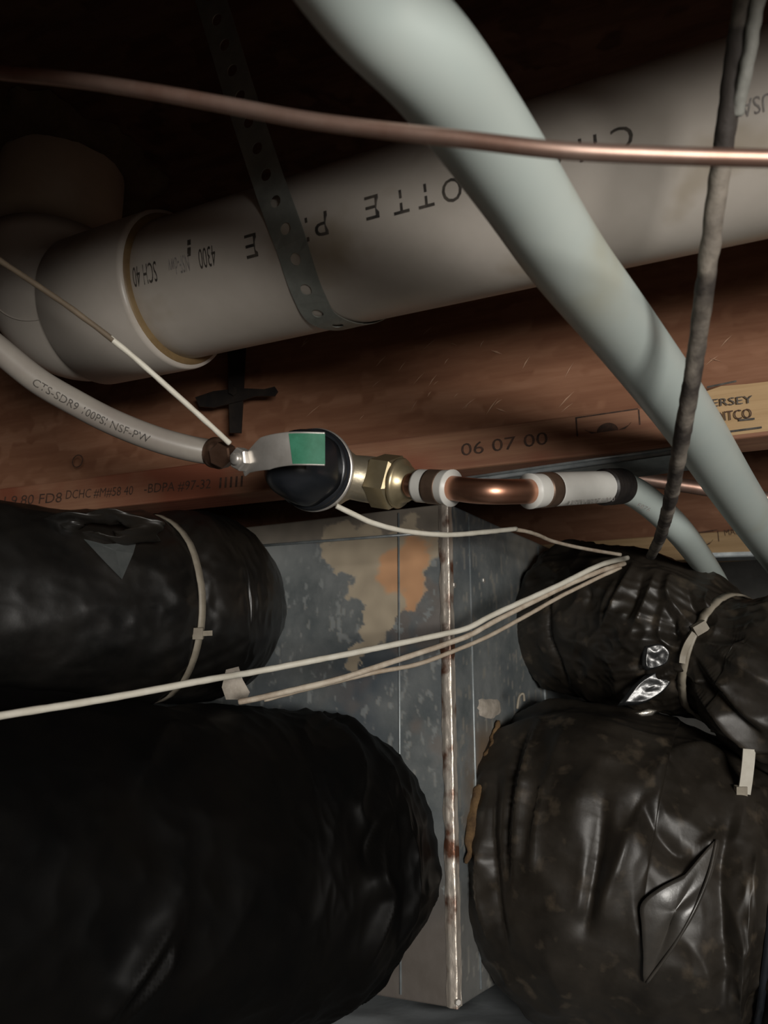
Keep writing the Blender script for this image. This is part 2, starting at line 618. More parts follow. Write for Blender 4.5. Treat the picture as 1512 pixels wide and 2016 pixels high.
stamp('06 07 00', pf, 908, 886, 1078, 862, 26, M['ink_soft'], J1)
stamp_box(pf, 1133, 824, 1256, 806, 42, M['ink_soft'], J1)
stamp('I-9.80 FD8', pf, 8, 987, 122, 979, 20, M['ink_soft'], J1)
stamp('DCHC #M#58 40', pf, 130, 975, 262, 966, 20, M['ink_soft'], J1)
stamp('-BDPA #97-32', pf, 284, 963, 415, 953, 21, M['ink_soft'], J1)
stamp('IIIII', pf, 432, 951, 478, 947, 22, M['ink_soft'], J1)
# knockout ring in the web
kc = on_plane(153, 908, Vector((0, YJ - 0.0002, 0)), Y)
V, Fc = [], []
for j in range(40):
    a = 2 * PI * j / 40
    for r in (0.0065, 0.0076):
        V.append(kc + X * r * math.cos(a) + Z * r * math.sin(a))
for j in range(40):
    k = (j + 1) % 40
    Fc.append((2 * j, 2 * k, 2 * k + 1, 2 * j + 1))
solid(obj('knockout_ring', V, Fc, M['ink_soft'], J1, False), 0.0006)
# pale stamped patch at the right
bq = [on_plane(x, y, Vector((0, YJ - 0.0004, 0)), Y) for x, y in ((1385, 772), (1420, 760), (1470, 756), (1540, 748), (1600, 742), (1600, 838), (1500, 850), (1400, 862))]
solid(obj('pale_patch', *fill_poly(bq, -Y), M['pale_wood'], J1, False, 'pale unstained patch with dark print'), 0.0012, 1)
pp2 = Vector((0, YJ - 0.0024, 0))
stamp('JERSEY', pp2, 1391, 797, 1482, 788, 21, M['ink'], J1)
stamp('DITCO', pp2, 1408, 821, 1480, 813, 20, M['ink_soft'], J1)
for (x0, y0, x1, y1) in ((1455, 829, 1486, 826), (1430, 852, 1500, 843), (1392, 764, 1450, 752)):
    a = on_plane(x0, y0, pp2, Y)
    b = on_plane(x1, y1, pp2, Y)
    obj('print_bar', *box(a, b - a, Y * 0.0003, Z * 0.0016), M['ink'], J1, False)
pr = Vector((0, YR - 0.0005, 0))
stamp_box(pr, 1330, 1056, 1412, 1044, 30, M['ink_soft'], J2)
stamp('MADE', pr, 1426, 1049, 1466, 1044, 12, M['ink_soft'], J2)

for k in range(34):
    px = random.choice((random.uniform(820, 1130), random.uniform(560, 900), random.uniform(1380, 1500)))
    py = random.uniform(650, 830)
    p = on_plane(px, py, Vector((0, WEB - 0.0002, 0)), Y)
    if p.z < ZB + 0.045:
        continue
    a = random.choice((0.9, 1.0, 0.75, 0.6, -0.5))
    l_ = random.uniform(0.006, 0.022)
    dx = (X * math.cos(a) + Z * math.sin(a))
    dz = Vector((-dx.z, 0, dx.x))
    w_ = random.uniform(0.0005, 0.0012)
    obj('wood_flake', [p - dx * l_ / 2, p - dz * w_ - Y * 0.0007, p + dx * l_ / 2, p + dz * w_ - Y * 0.0003], [(0, 1, 2, 3)], M['flake'], J1, False)

# black bracket and smear on the joist behind the pipe
bp0 = Vector((0, YJ - 0.010, 0))
t = thing('hanger_bracket', 'black cross-shaped metal bracket on the joist below the white pipe', 'bracket', on_plane(465, 780, bp0, Y))
def quad_px(pts, plane):
    return [on_plane(x, y, plane, Y) for x, y in pts]
for nm, pts in (('upright', ((446, 640), (484, 640), (482, 700), (478, 780), (474, 852), (452, 852), (450, 780), (448, 700))),
                ('cross_arm', ((384, 782), (420, 770), (470, 764), (520, 766), (540, 761), (546, 770), (540, 779), (500, 780), (470, 790), (420, 802), (392, 800)))):
    o = obj(nm, *fill_poly(quad_px(pts, bp0 - Y * (0.002 if nm == 'cross_arm' else 0)), -Y, 2), M['black_metal'], t, False)
    solid(o, 0.002, 1)
obj('bolt', *hexprism(on_plane(463, 772, bp0, Y) + Y * 0.012, -Y, 0.018, 0.0055), M['black_metal'], t, False)

# ------------------------------------------------------------------ drain pipe
RP = 0.057
A0 = P(450, 545, 0.651)
A1 = P(1300, 322, 0.497)
ax = (A1 - A0).normalized()


def cyl_hit(px, py, r=RP):
    """point where the sight line meets the pipe wall (front)"""
    d = ray(px, py)
    w = CAM - A0
    d_ = d - ax * d.dot(ax)
    w_ = w - ax * w.dot(ax)
    a, b, c = d_.dot(d_), 2 * d_.dot(w_), w_.dot(w_) - r * r
    q = b * b - 4 * a * c
    t_ = (-b - math.sqrt(max(q, 0))) / (2 * a)
    return CAM + d * t_


def axis_at(px):
    """parameter along the pipe axis that projects to column px"""
    lo, hi = -0.6, 1.2
    for _ in range(50):
        mid = (lo + hi) / 2
        if proj(A0 + ax * mid)[0] < px:
            lo = mid
        else:
            hi = mid
    return lo


sH = axis_at(352)          # face of the elbow hub
sE = axis_at(92)          # below the riser
T_pipe = thing('drain_pipe', 'thick white plastic drain pipe with elbow and riser across the joist bay', 'pipe', A0 + ax * sE)
obj('pipe', *tube([A0 + ax * (sH - 0.03 + k * 0.05) for k in range(28)], RP, 64), M['pvc'], T_pipe)
# elbow: quarter bend from the pipe axis up to the riser
RB = 0.064
ctr = A0 + ax * (sE + RB) + Z * RB
upv = Z
bend = []
bend.append(A0 + ax * (sE + RB + 0.012))
for k in range(17):
    a = PI / 2 * k / 16
    bend.append(ctr - upv * RB * math.cos(a) - ax * RB * math.sin(a))
bend.append(bend[-1] + Z * 0.012)
obj('elbow', *tube(bend, 0.0605, 56), M['pvc'], T_pipe)
hub0 = A0 + ax * (sE + RB - 0.004)
hl = sH - (sE + RB) + 0.004
obj('elbow_hub', *lathe(hub0, ax, [(0, 0.0595), (0.004, 0.0645), (hl - 0.004, 0.0655), (hl, 0.0645), (hl, 0.0572)], 64), M['pvc'], T_pipe)
obj('glue_line', *lathe(A0 + ax * (sH - 0.002), ax, [(0, 0.0640), (0.0030, 0.0610), (0.0042, 0.0568)], 64), M['primer'], T_pipe)
up0 = ctr - ax * RB
obj('elbow_hub', *lathe(up0 - Z * 0.006, Z, [(0, 0.0595), (0.004, 0.0645), (0.027, 0.0655), (0.030, 0.064), (0.030, 0.057)], 64), M['pvc_tan'], T_pipe)
obj('riser', *tube([up0 + Z * 0.03, up0 + Z * 0.1, Vector((up0.x, up0.y, ZC))], RP, 56), M['pvc_tan'], T_pipe)
# moulding seams on the elbow
seam = []
for k in range(26):
    a = PI / 2 * k / 25
    c = ctr - upv * RB * math.cos(a) - ax * RB * math.sin(a)
    out_ = (c - ctr).normalized()
    side = ax.cross(Z)
    if side.dot(FWD) > 0:
        side = -side
    seam.append(c + (out_ * 0.5 + side * 0.86).normalized() * 0.0605)
obj('mould_seam', *tube(seam, 0.0007, 6), M['pvc'], T_pipe)


def pipe_text(s, px, py, wpx, hpx, m, rr=RP):
    p = cyl_hit(px, py, rr)
    s0 = (p - A0).dot(ax)
    rad = (p - A0 - ax * s0).normalized()
    tang = ax.cross(rad).normalized()
    dn = tang if tang.dot(UP) < 0 else -tang      # image down along the wall
    d = (p - CAM).dot(FWD)
    V, Fc = text_geo(s)
    x0, x1 = min(v.x for v in V), max(v.x for v in V)
    y0, y1 = min(v.y for v in V), max(v.y for v in V)
    wd, hd = wpx * d / F, hpx * d / F
    out = []
    for v in V:
        u = (v.x - (x0 + x1) / 2) / max(x1 - x0, 1e-6) * wd
        w = (v.y - (y0 + y1) / 2) / (y1 - y0) * hd
        ang = w / rr                               # tops of the letters point down the wall
        q = rad * math.cos(ang) + dn * math.sin(ang)
        out.append(A0 + ax * (s0 - u) + q * (rr + 0.0003))
    return obj('lettering', out, Fc, m, T_pipe, False)


for ch, x, y, w in (('C', 1225, 272, 42), ('H', 1158, 292, 36), ('A', 1096, 308, 40), ('R', 1030, 326, 36), ('L', 960, 346, 30), ('O', 890, 374, 42),
                    ('T', 838, 385, 34), ('T', 789, 397, 34), ('E', 732, 408, 30), ('P', 632, 441, 30), ('I', 604, 452, 6), ('P', 574, 462, 30), ('E', 494, 484, 28)):
    pipe_text(ch, x, y, w, 46, M['ink'])
pipe_text('4300', 408, 506, 42, 40, M['ink'])
pipe_text('NSF-dwv', 352, 522, 52, 34, M['ink_grey'])
pipe_text('SCH 40', 285, 540, 62, 40, M['ink'])
pipe_text('USA', 1490, 207, 58, 34, M['ink_grey'])
pipe_text('I', 372, 488, 9, 34, M['ink'])

# ragged foam where the riser meets the subfloor
c0 = Vector((up0.x, up0.y, ZC - 0.012))
V, Fc = [], []
n, mrings = 72, 8
for i in range(mrings + 1):
    for j in range(n):
        a = 2 * PI * j / n
        e = 0.088 + 0.022 * noise.noise((math.cos(a) * 1.6, math.sin(a) * 1.6, 3.3)) + 0.012 * noise.noise((math.cos(a) * 6, math.sin(a) * 6, 1.3))
        f = i / mrings
        r = 0.0575 + (e - 0.0575) * f
        V.append(Vector((c0.x + r * math.cos(a), c0.y + r * math.sin(a), ZC - 0.014 * math.sqrt(max(0.0, 1 - f * f)) + 0.003 * noise.noise((r * 90 * math.cos(a), r * 90 * math.sin(a), 0.4)))))
for i in range(mrings):
    for j in range(n):
        k = (j + 1) % n
        Fc.append((i * n + j, i * n + k, (i + 1) * n + k, (i + 1) * n + j))
obj('sealing_foam', V, Fc, M['foam'], label='ragged brown sealing foam around the riser pipe at the subfloor', cat='foam', kind='stuff')

# ------------------------------------------------------------------ perforated hanger strap
d1 = (cyl_hit(572, 470) - CAM).dot(FWD) - 0.002
hang = [P(x, y, d1 + (470 - y) / 372 * 0.030) for x, y in ((405, -30), (440, 80), (470, 180), (500, 272), (530, 362), (548, 412))]
top_ = hang[0]
hang[0] = Vector((top_.x, top_.y, ZC - 0.001))
wrap = []
for x, y in ((574, 478), (592, 535), (610, 582), (634, 622)):
    q = cyl_hit(x, y)
    s0 = (q - A0).dot(ax)
    rad = (q - A0 - ax * s0).normalized()
    wrap.append(A0 + ax * s0 + rad * (RP + 0.0014))
s0 = (wrap[-1] - A0).dot(ax)
rad = (wrap[-1] - A0 - ax * s0).normalized()
tg = ax.cross(rad).normalized()
if tg.dot(UP) > 0:
    tg = -tg
rad0, wl = rad, []
for k in range(1, 6):
    a = 0.38 * k
    wl.append(A0 + ax * (s0 + 0.006 * k) + (rad0 * math.cos(a) + tg * math.sin(a)) * (RP + 0.0014))
path = [Vector(v) for v in spline(hang + wrap + wl, 24)]
# arc-length resample
L = [0]
for i in range(1, len(path)):
    L.append(L[-1] + (path[i] - path[i - 1]).length)


def at_len(s):
    s = min(max(s, 0), L[-1] - 1e-6)
    lo, hi = 0, len(L) - 1
    while hi - lo > 1:
        mdl = (lo + hi) // 2
        if L[mdl] <= s:
            lo = mdl
        else:
            hi = mdl
    f = (s - L[lo]) / max(L[hi] - L[lo], 1e-9)
    return path[lo].lerp(path[hi], f), (path[hi] - path[lo]).normalized()


SW, SL = 0.0248, 0.0218
V, Fc = [], []
ncell = int(L[-1] / SL)
for c in range(ncell):
    base = len(V)
    inner, outer = [], []
    for j in range(24):
        a = 2 * PI * j / 24
        ca, sa = math.cos(a), math.sin(a)
        inner.append((ca * 0.0043, sa * 0.0043))
        k = 1 / max(abs(ca), abs(sa))
        outer.append((ca * k * SL / 2, sa * k * SW / 2))
    for (u, w) in inner + outer:
        p, tgt = at_len((c + 0.5) * SL + u)
        nrm = (CAM - p)
        s_ = (p - A0).dot(ax)
        radv = (p - A0 - ax * s_)
        side = tgt.cross(radv.normalized() if radv.length < RP + 0.03 else nrm.normalized())
        side = (ax - tgt * ax.dot(tgt)).normalized()
        V.append(p + side * w)
    for j in range(24):
        k = (j + 1) % 24
        Fc.append((base + j, base + k, base + 24 + k, base + 24 + j))
o = obj('hanger_strap', V, Fc, M['galv_strap'], smooth=False, label='grey perforated metal strap hanging down and round the white drain pipe', cat='strap')
solid(o, 0.0007, 0)

# ------------------------------------------------------------------ foreground tubes
cp = [(-700, 70, .48), (-350, 108, .405), (-120, 132, .36), (0, 143, .345), (150, 158, .33), (300, 181, .318), (450, 208, .306), (600, 236, .295), (750, 256, .286), (900, 273, .278), (1100, 296, .27), (1300, 306, .266), (1512, 312, .262), (1700, 316, .258), (2100, 322, .252)]
V, Fc = px_tube(cp, 0.0029, 10, 20)
obj('copper_tube', V, Fc, M['copper_dull'], label='thin copper tube bowing across the top in front of everything', cat='tube')
big = [(380, -480, .228), (490, -322, .247), (610, -160, .268), (726, 0, .290), (840, 118, .307), (928, 232, .334), (1022, 368, .371), (1116, 510, .415), (1230, 656, .480), (1343, 808, .565), (1440, 958, .690), (1515, 1068, .83), (1590, 1178, 1.06)]
V, Fc = px_tube(big, 0.0200, 12, 40)
obj('large_tube', V, Fc, M['pex'], label='thick milky white plastic tube slanting down from top centre to the right edge', cat='tube')
T = thing('hanging_rod', 'rough grey-brown rod hanging from the ceiling down to the upper right black duct', 'rod', P(1280, 1094, .80))
rod = [(1492, -180, .352), (1480, -60, .355), (1466, 0, .36), (1447, 120, .37), (1428, 260, .38), (1412, 380, .392), (1396, 500, .405), (1378, 640, .428), (1360, 760, .45), (1341, 870, .485), (1327, 950, .53), (1312, 1015, .60), (1298, 1062, .69), (1282, 1094, .80)]
V, Fc = px_tube(rod, 0.00475, 12, 20, jitter=0.0007, jf=140)
obj('rod', V, Fc, M['rust_rod'], T)
V, Fc = px_tube([(1500, -40, .352), (1488, 30, .357), (1478, 90, .362), (1468, 140, .366), (1458, 190, .371), (1450, 228, .376)], [0.0030] * 50 + [0.0022], 10, 12, jitter=0.0007, jf=200)
obj('peeling_coating', V, Fc, M['pale_tape'], T, label='pale strip peeling along the rod')

# ------------------------------------------------------------------ sheet metal plenum
zt = ZB - 0.002
cor = on_plane(880, 992, Vector((0, 0, zt)), Z)
ca = P(874, 1985, 1.0) - CAM
# bottom of the vertical corner edge
bz = None
best = 1e9
for k in range(4000):
    z_ = cor.z - k * 0.0003
    e = abs(proj(Vector((cor.x, cor.y, z_)))[1] - 1985)
    if e < best:
        best, bz = e, z_
dl, dr = azim(-64), azim(33)
T = thing('duct_plenum', 'stained sheet metal duct box standing corner-on between the black flexible ducts', 'duct box', (cor.x, cor.y, bz))


def sm(a, b, x):
    t_ = min(max((x - a) / (b - a), 0), 1)
    return t_ * t_ * (3 - 2 * t_)


def stain_left(px, py, v):
    """colour and weight of dried glue and dirt on the left face"""
    w1 = noise.fractal(v * 34, 0.9, 2.0, 5) * 26
    w2 = noise.fractal(v * 30 + Vector((5, 1, 2)), 0.9, 2.0, 5) * 26
    x, y = px + w1, py + w2

    def el(cx, cy, rx, ry):
        return 1 - math.sqrt(((x - cx) / rx) ** 2 + ((y - cy) / ry) ** 2)
    blob = max(el(690, 1085, 52, 44), el(760, 1085, 90, 44), el(800, 1110, 40, 75), el(745, 1150, 46, 60), el(740, 1215, 34, 75), el(712, 1292, 24, 14), el(815, 1050, 26, 40))
    org = max(el(808, 1115, 34, 80), el(770, 1125, 46, 45), el(800, 1170, 22, 30))
    w = sm(-0.16, -0.04, blob)
    k = sm(-0.1, 0.3, org)
    gr = 0.5 + 0.5 * noise.noise(v * 60)
    c = Vector((0.40, 0.335, 0.245)).lerp(Vector((0.56, 0.31, 0.165)), k) * (0.8 + 0.35 * gr)
    dusty = sm(1072 + 4 * w1 / 26, 1058, py - (0.08 * (640 - px) if px < 640 else 0))
    if dusty > 0:
        c2 = Vector((0.20, 0.165, 0.125)) * (0.75 + 0.5 * gr)
        c = c2.lerp(c, w)
        w = max(w, 0.8 * dusty)
    # dry white bloom near the left top, rusty haze near the corner
    hz = sm(0.1, 0.5, noise.fractal(v * 14 + Vector((9, 0, 0)), 0.9, 2, 4)) * 0.5 * sm(560, 780, px)
    if hz > w:
        c, w = Vector((0.17, 0.125, 0.10)), hz
    fr_ = sm(1200, 1090, y) * sm(680, 540, x) * 0.5
    sc_ = max(fr_, 0.6 * sm(0.34, 0.55, noise.fractal(Vector((v.x * 130, v.y * 130, v.z * 60)), 0.9, 2, 4)))
    if sc_ > w:
        c, w = Vector((0.27, 0.285, 0.28)), sc_
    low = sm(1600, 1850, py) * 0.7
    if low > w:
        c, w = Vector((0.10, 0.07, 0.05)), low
    return c, w


def stain_right(px, py, v):
    gr = 0.5 + 0.5 * noise.noise(v * 60)
    up_ = sm(1170, 1060, py + 40 * noise.fractal(v * 40, 0.9, 2, 4)) * 0.85 * sm(940, 1050, px + 30 * noise.fractal(v * 30, 0.9, 2, 4))
    up_ = max(up_, 0.8 * sm(0.30, 0.5, noise.fractal(Vector((v.x * 160, v.y * 160, v.z * 40)), 0.9, 2, 4)))
    c, w = Vector((0.20, 0.19, 0.165)) * (0.7 + 0.6 * gr), up_
    x = px + noise.fractal(v * 40, 0.9, 2, 4) * 16
    tan_ = sm(1400, 1470, py) * sm(905, 945, x) * sm(1750, 1600, py)
    if tan_ > w:
        c, w = Vector((0.14, 0.085, 0.04)) * (0.8 + 0.4 * gr), 0.8 * tan_
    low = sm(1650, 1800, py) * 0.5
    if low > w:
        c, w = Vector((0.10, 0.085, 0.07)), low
    return c, w


def panel(name, d, length, nu, nv, fn, nrm):
    V, Fc, colr = [], [], []
    for i in range(nu + 1):
        for j in range(nv + 1):
            u, w = i / nu, j / nv
            p = Vector((cor.x, cor.y, bz)) + d * (length * u) + Z * ((zt - bz) * w)
            p += nrm * 0.0012 * noise.noise(p * 9)
            V.append(p)
            px, py, _ = proj(p)
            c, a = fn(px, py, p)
            colr.append((c.x, c.y, c.z, a))
    for i in range(nu):
        for j in range(nv):
            q = (i * (nv + 1) + j, (i + 1) * (nv + 1) + j, (i + 1) * (nv + 1) + j + 1, i * (nv + 1) + j + 1)
            Fc.append(q)
    o = obj(name, V, Fc, M['plenum'], T)
    at = o.data.color_attributes.new('stain', 'FLOAT_COLOR', 'POINT')
    for k, c in enumerate(colr):
        at.data[k].color = c
    solid(o, 0.001, 0)
    return o


nl = Vector((-dl.y, dl.x, 0))
nl = nl if nl.dot(FWD) < 0 else -nl
nr = Vector((-dr.y, dr.x, 0))
nr = nr if nr.dot(FWD) < 0 else -nr
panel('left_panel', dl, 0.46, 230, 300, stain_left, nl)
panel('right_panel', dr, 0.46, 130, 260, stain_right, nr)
far = Vector((cor.x, cor.y, bz)) + dl * 0.46 + dr * 0.46
obj('back_panel', *box(Vector((cor.x, cor.y, bz)) + dl * 0.46, dr * 0.46, dl * 0.001, Z * (zt - bz)), M['galv'], T, False)
obj('side_panel', *box(Vector((cor.x, cor.y, bz)) + dr * 0.46, dl * 0.46, dr * 0.001, Z * (zt - bz)), M['galv'], T, False)
# corner: rolled seam wrapped in crumpled foil tape
V, Fc = [], []
n = 220
seg = 14
for i in range(n + 1):
    z_ = bz + (zt - bz) * i / n
    for j in range(seg + 1):
        f = j / seg
        # runs from the left face round the nose to the right face
        if f < 0.35:
            p = dl * (0.0072 * (1 - f / 0.35) + 0.002) + nl * 0.0012
        elif f > 0.65:
            p = dr * (0.0065 * (f - 0.65) / 0.35 + 0.002) + nr * 0.0012
        else:
            a = (f - 0.35) / 0.3
            p = (dl * 0.002 + nl * 0.0012).lerp(dr * 0.002 + nr * 0.0012, a) + (nl + nr).normalized() * 0.0038 * math.sin(PI * a)
        p += nl * 0.0022 * sm(0.0, 0.2, f) * sm(0.5, 0.3, f)
        q = Vector((cor.x, cor.y, z_)) + p
        q += (nl + nr).normalized() * 0.0007 * noise.noise(Vector((f * 5, z_ * 120, 1.0)))
        if f in (0.0, 1.0):
            q += (dl if f == 0 else dr) * 0.0022 * noise.noise(Vector((f, z_ * 50, 2.0)))
        V.append(q)
for i in range(n):
    for j in range(seg):
        k = i * (seg + 1) + j
        Fc.append((k, k + 1, k + seg + 2, k + seg + 1))
obj('corner_seam', V, Fc, M['corner'], T, label='bright foil-taped corner seam')


def face_point(px, py, d, nrm, off=0.0):
    return on_plane(px, py, cor + nrm * off, nrm)


def vseam(d, nrm, px, r, name='folded_seam'):
    a = face_point(px, 1000, d, nrm)
    pts = [Vector((a.x, a.y, z_)) + nrm * r * 0.4 for z_ in (bz + 0.004, (bz + zt) / 2, zt - 0.004)]
    obj(name, *tube(pts, r, 8), M['galv'], T)


vseam(dl, nl, 785, 0.0012)
vseam(dr, nr, 921, 0.0014)
vseam(dr, nr, 1054, 0.002)
# top fold ledge of the left face
a, b = face_point(866, 1048, dl, nl), face_point(470, 1078, dl, nl)
obj('top_fold', *tube([a + nl * 0.001, a.lerp(b, 0.5) + nl * 0.0012, b + nl * 0.001], 0.0016, 8), M['galv'], T)
# screw heads
for px, py, d, nrm in ((951, 1143, dr, nr), (893, 1152, dr, nr), (874, 1975, dl, (nl + nr).normalized())):
    p = face_point(px, py, d, nr if d is dr else nl)
    if py > 1900:
        p = Vector((cor.x, cor.y, bz + 0.006)) + nrm * 0.003
    obj('screw', *hexprism(p - nrm * 0.001, nrm, 0.003, 0.0032, ch=0.2), M['steel'], T, False)
# lump of dried mastic on the right face
pts = []
for j in range(26):
    a = 2 * PI * j / 26
    k = 1 + 0.35 * noise.noise((math.cos(a) * 2.2, math.sin(a) * 2.2, 5))
    pts.append(face_point(964 + 24 * k * math.cos(a), 1394 + 20 * k * math.sin(a), dr, nr, 0.0006))
obj('mastic_lump', *fill_poly(pts, nr, 5, 0.004), M['mastic'], T, label='pale lump of dried mastic')

# ------------------------------------------------------------------ flexible ducts
DUCTS = {}


class Duct:
    """wrinkled jacket swept along a pixel/depth path; samples (px, py, depth, radius)"""

    def __init__(self, pp, wrinkle, ns=220, nt=200, seed=0.0, ref=None):
        self.q = spline(pp, 40)
        self.pts = [P(a, b, c) for a, b, c, r in self.q]
        self.rad = [r for a, b, c, r in self.q]
        self.fr = frames(self.pts, ref)
        self.wr = wrinkle
        self.ns, self.nt = ns, nt
        self.n = len(self.q) - 1
        self.seed = seed
        self.bvh = None

    def S(self, s, th):
        f = s * self.n
        i = min(int(f), self.n - 1)
        f -= i
        p0, t0, n0, b0 = self.fr[i]
        p1, t1, n1, b1 = self.fr[i + 1]
        p = p0.lerp(p1, f)
        nn = n0.lerp(n1, f)
        bb = b0.lerp(b1, f)
        r = self.rad[i] * (1 - f) + self.rad[i + 1] * f
        dr_, ds_ = self.wr(s, th, r, self.seed)
        d = nn * math.cos(th) + bb * math.sin(th)
        return p + d * (r + dr_) + t0 * ds_

    def grid(self, creases=()):
        V, Fc = [], []
        ns, nt = self.ns, self.nt
        for i in range(ns + 1):
            for j in range(nt):
                V.append(self.S(i / ns, 2 * PI * j / nt))
        for i in range(ns):
            for j in range(nt):
                k = (j + 1) % nt
                Fc.append((i * nt + j, i * nt + k, (i + 1) * nt + k, (i + 1) * nt + j))
        Fc.append(tuple(range(nt))[::-1])
        Fc.append(tuple(ns * nt + j for j in range(nt)))
        self.bvh = BVHTree.FromPolygons(V, Fc)
        if creases:
            A = np.array([tuple(v) for v in V])
            ax_ = np.array([tuple(p) for p in self.pts])
            idx = np.minimum((np.repeat(np.arange(ns + 1), nt) / ns * self.n).astype(int), self.n)
            rad = A - ax_[idx]
            rad /= np.maximum(np.linalg.norm(rad, axis=1, keepdims=True), 1e-6)
            up_, dn_ = np.zeros(len(A)), np.zeros(len(A))
            for pl, h, w in creases:
                q = [self.hit(x, y, 0.0) for x, y in spline(pl, 10)]
                for i, p in enumerate(q):
                    k = abs(h) * math.sin(PI * (i + 0.6) / (len(q) + 0.2)) ** 0.6
                    dd = np.linalg.norm(A - np.array(tuple(p)), axis=1)
                    e = k * np.exp(-(dd / w) ** 1.3)
                    if h > 0:
                        up_ = np.maximum(up_, e)
                    else:
                        dn_ = np.maximum(dn_, e)
            A = A + rad * (up_ - dn_)[:, None]
            V = [Vector(v) for v in A]
            self.bvh = BVHTree.FromPolygons(V, Fc)
        return V, Fc

    def hit(self, px, py, off=0.002):
        d = ray(px, py)
        h = self.bvh.ray_cast(CAM, d.normalized())
        if h[0] is None:
            h = self.bvh.find_nearest(P(px, py, 0.8))
            return h[0]
        return h[0] - d.normalized() * off

    def band(self, s0, w, thick=0.0016, n=160):
        ds = w / 2
        V, Fc = [], []
        cs = sum((self.S(s0, 2 * PI * j / 12) for j in range(12)), Vector()) / 12
        for j in range(n):
            th = 2 * PI * j / n
            # smoothed radius so that the tie bridges the pleats
            ra = [self.S(s0, th + k * 0.05) for k in range(-4, 5)]
            rr = max((q - cs).length for q in ra)
            base = self.S(s0, th)
            d = (base - cs).normalized()
            e = cs + d * rr
            tt = (self.S(min(1, s0 + 0.01), th) - self.S(max(0, s0 - 0.01), th)).normalized()
            tt = self.fr[min(int(s0 * self.n), self.n)][1]
            V += [e - tt * ds + d * 0.0003, e - tt * ds + d * thick, e + tt * ds + d * thick, e + tt * ds + d * 0.0003]
        for j in range(n):
            k = (j + 1) % n
            for m_ in range(4):
                m2 = (m_ + 1) % 4
                Fc.append((4 * j + m_, 4 * k + m_, 4 * k + m2, 4 * j + m2))
        return V, Fc


def ridged(v):
    return 1 - 2 * abs(noise.noise(v))


def pleats(th, seed, k1=2.3, k2=6.0):
    v = Vector((math.cos(th) * k1, math.sin(th) * k1, seed))
    w = Vector((math.cos(th) * k2, math.sin(th) * k2, seed + 4))
    return 0.6 * ridged(v) + 0.4 * ridged(w)


def make_wr(ties, amp=0.006, loose=0.004, fine=0.0012, ring=0.0, ring_n=0, sag=0.0):
    """ties: list of (s, reach, depth) where the jacket is pulled in"""
    def wr(s, th, r, seed):
        c, sn = math.cos(th), math.sin(th)
        d = loose * noise.noise(Vector((c * 1.3, sn * 1.3, s * 7 + seed))) + loose * 0.6 * ridged(Vector((c * 2.0 + s * 3, sn * 2.0, s * 11 + seed)))
        d += fine * ridged(Vector((c * 6, sn * 6, s * 26 + seed)))
        if ring:
            d += ring * math.cos(s * ring_n * 2 * PI)
        for (s0, reach, dep) in ties:
            u = (s - s0) / reach
            g = math.exp(-u * u)
            d += -dep * math.exp(-(u * 2.2) ** 2) + amp * pleats(th + 0.25 * u, seed + s0 * 3) * g * (0.35 + min(1, abs(u) * 1.4))
        return d, 0.0
    return wr


G4 = 'black flexible ducts'
# --- upper left
T = thing('flexible_duct', 'black insulated flexible duct, upper one at left, tied with one pale zip tie', 'duct', P(520, 1190, 1.0), G4)
ul = [(452, 1190, .945, .050), (445, 1190, .938, .086), (422, 1191, .925, .100), (378, 1193, .903, .1035), (322, 1196, .875, .101), (240, 1197, .842, .1005), (90, 1196, .79, .0965), (-100, 1180, .73, .092), (-330, 1150, .67, .090)]
D = Duct(ul, make_wr([(0.545, 0.10, 0.006)], 0.0045, 0.003, 0.0008), 240, 200, 1.3)
obj('jacket', *D.grid(), M['poly'], T)
tie = obj('zip_tie', *D.band(0.547, 0.0075), M['tie'], T, label='pale nylon zip tie round the duct')
h = D.hit(388, 1246, 0.004)
tt = (D.hit(430, 1240, .004) - h).normalized()
obj('tie_head', *box(h - RIGHT * 0.004 - UP * 0.006 - FWD * 0.002, RIGHT * 0.010, UP * 0.011, FWD * 0.005), M['tie'], tie, False)
obj('tie_tail', *box(h + RIGHT * 0.005 - UP * 0.003 - FWD * 0.001, RIGHT * 0.010 + UP * 0.0005, UP * 0.005, FWD * 0.001), M['tie'], tie, False)
# crumpled knot of plastic and grey torn corner on its top
pts = [D.hit(x, y, 0.003) for x, y in ((165, 1062), (205, 1072), (240, 1070), (272, 1055), (262, 1090), (240, 1141), (205, 1105))]
solid(obj('torn_corner', *fill_poly(pts, -FWD, 2, 0.001), M['grey_poly'], T, False, label='grey torn triangle of plastic'), 0.0006)
kn = P(205, 1040, 0.75)
V, Fc = [], []
nu, nv = 40, 30
for i in range(nu):
    for j in range(nv):
        a, b = 2 * PI * i / nu, 2 * PI * j / nv
        Rr = 0.020 + 0.004 * noise.noise((math.cos(a) * 2, math.sin(a) * 2, 7))
        rr = 0.0085 * (1 + 0.4 * noise.noise((math.cos(a) * 3, math.sin(a) * 3, b)) + 0.25 * math.sin(5 * a + 2 * b))
        rad = RIGHT * math.cos(a) * 1.9 + (UP * 0.55 - FWD * 0.4) * math.sin(a)
        V.append(kn + rad * (Rr + rr * math.cos(b)) + (UP * 0.4 - FWD * 0.8) * rr * math.sin(b))
for i in range(nu):
    for j in range(nv):
        k, l = (i + 1) % nu, (j + 1) % nv
        Fc.append((i * nv + j, k * nv + j, k * nv + l, i * nv + l))
obj('plastic_knot', V, Fc, M['poly'], T, label='twisted knot of jacket plastic')
UL = D

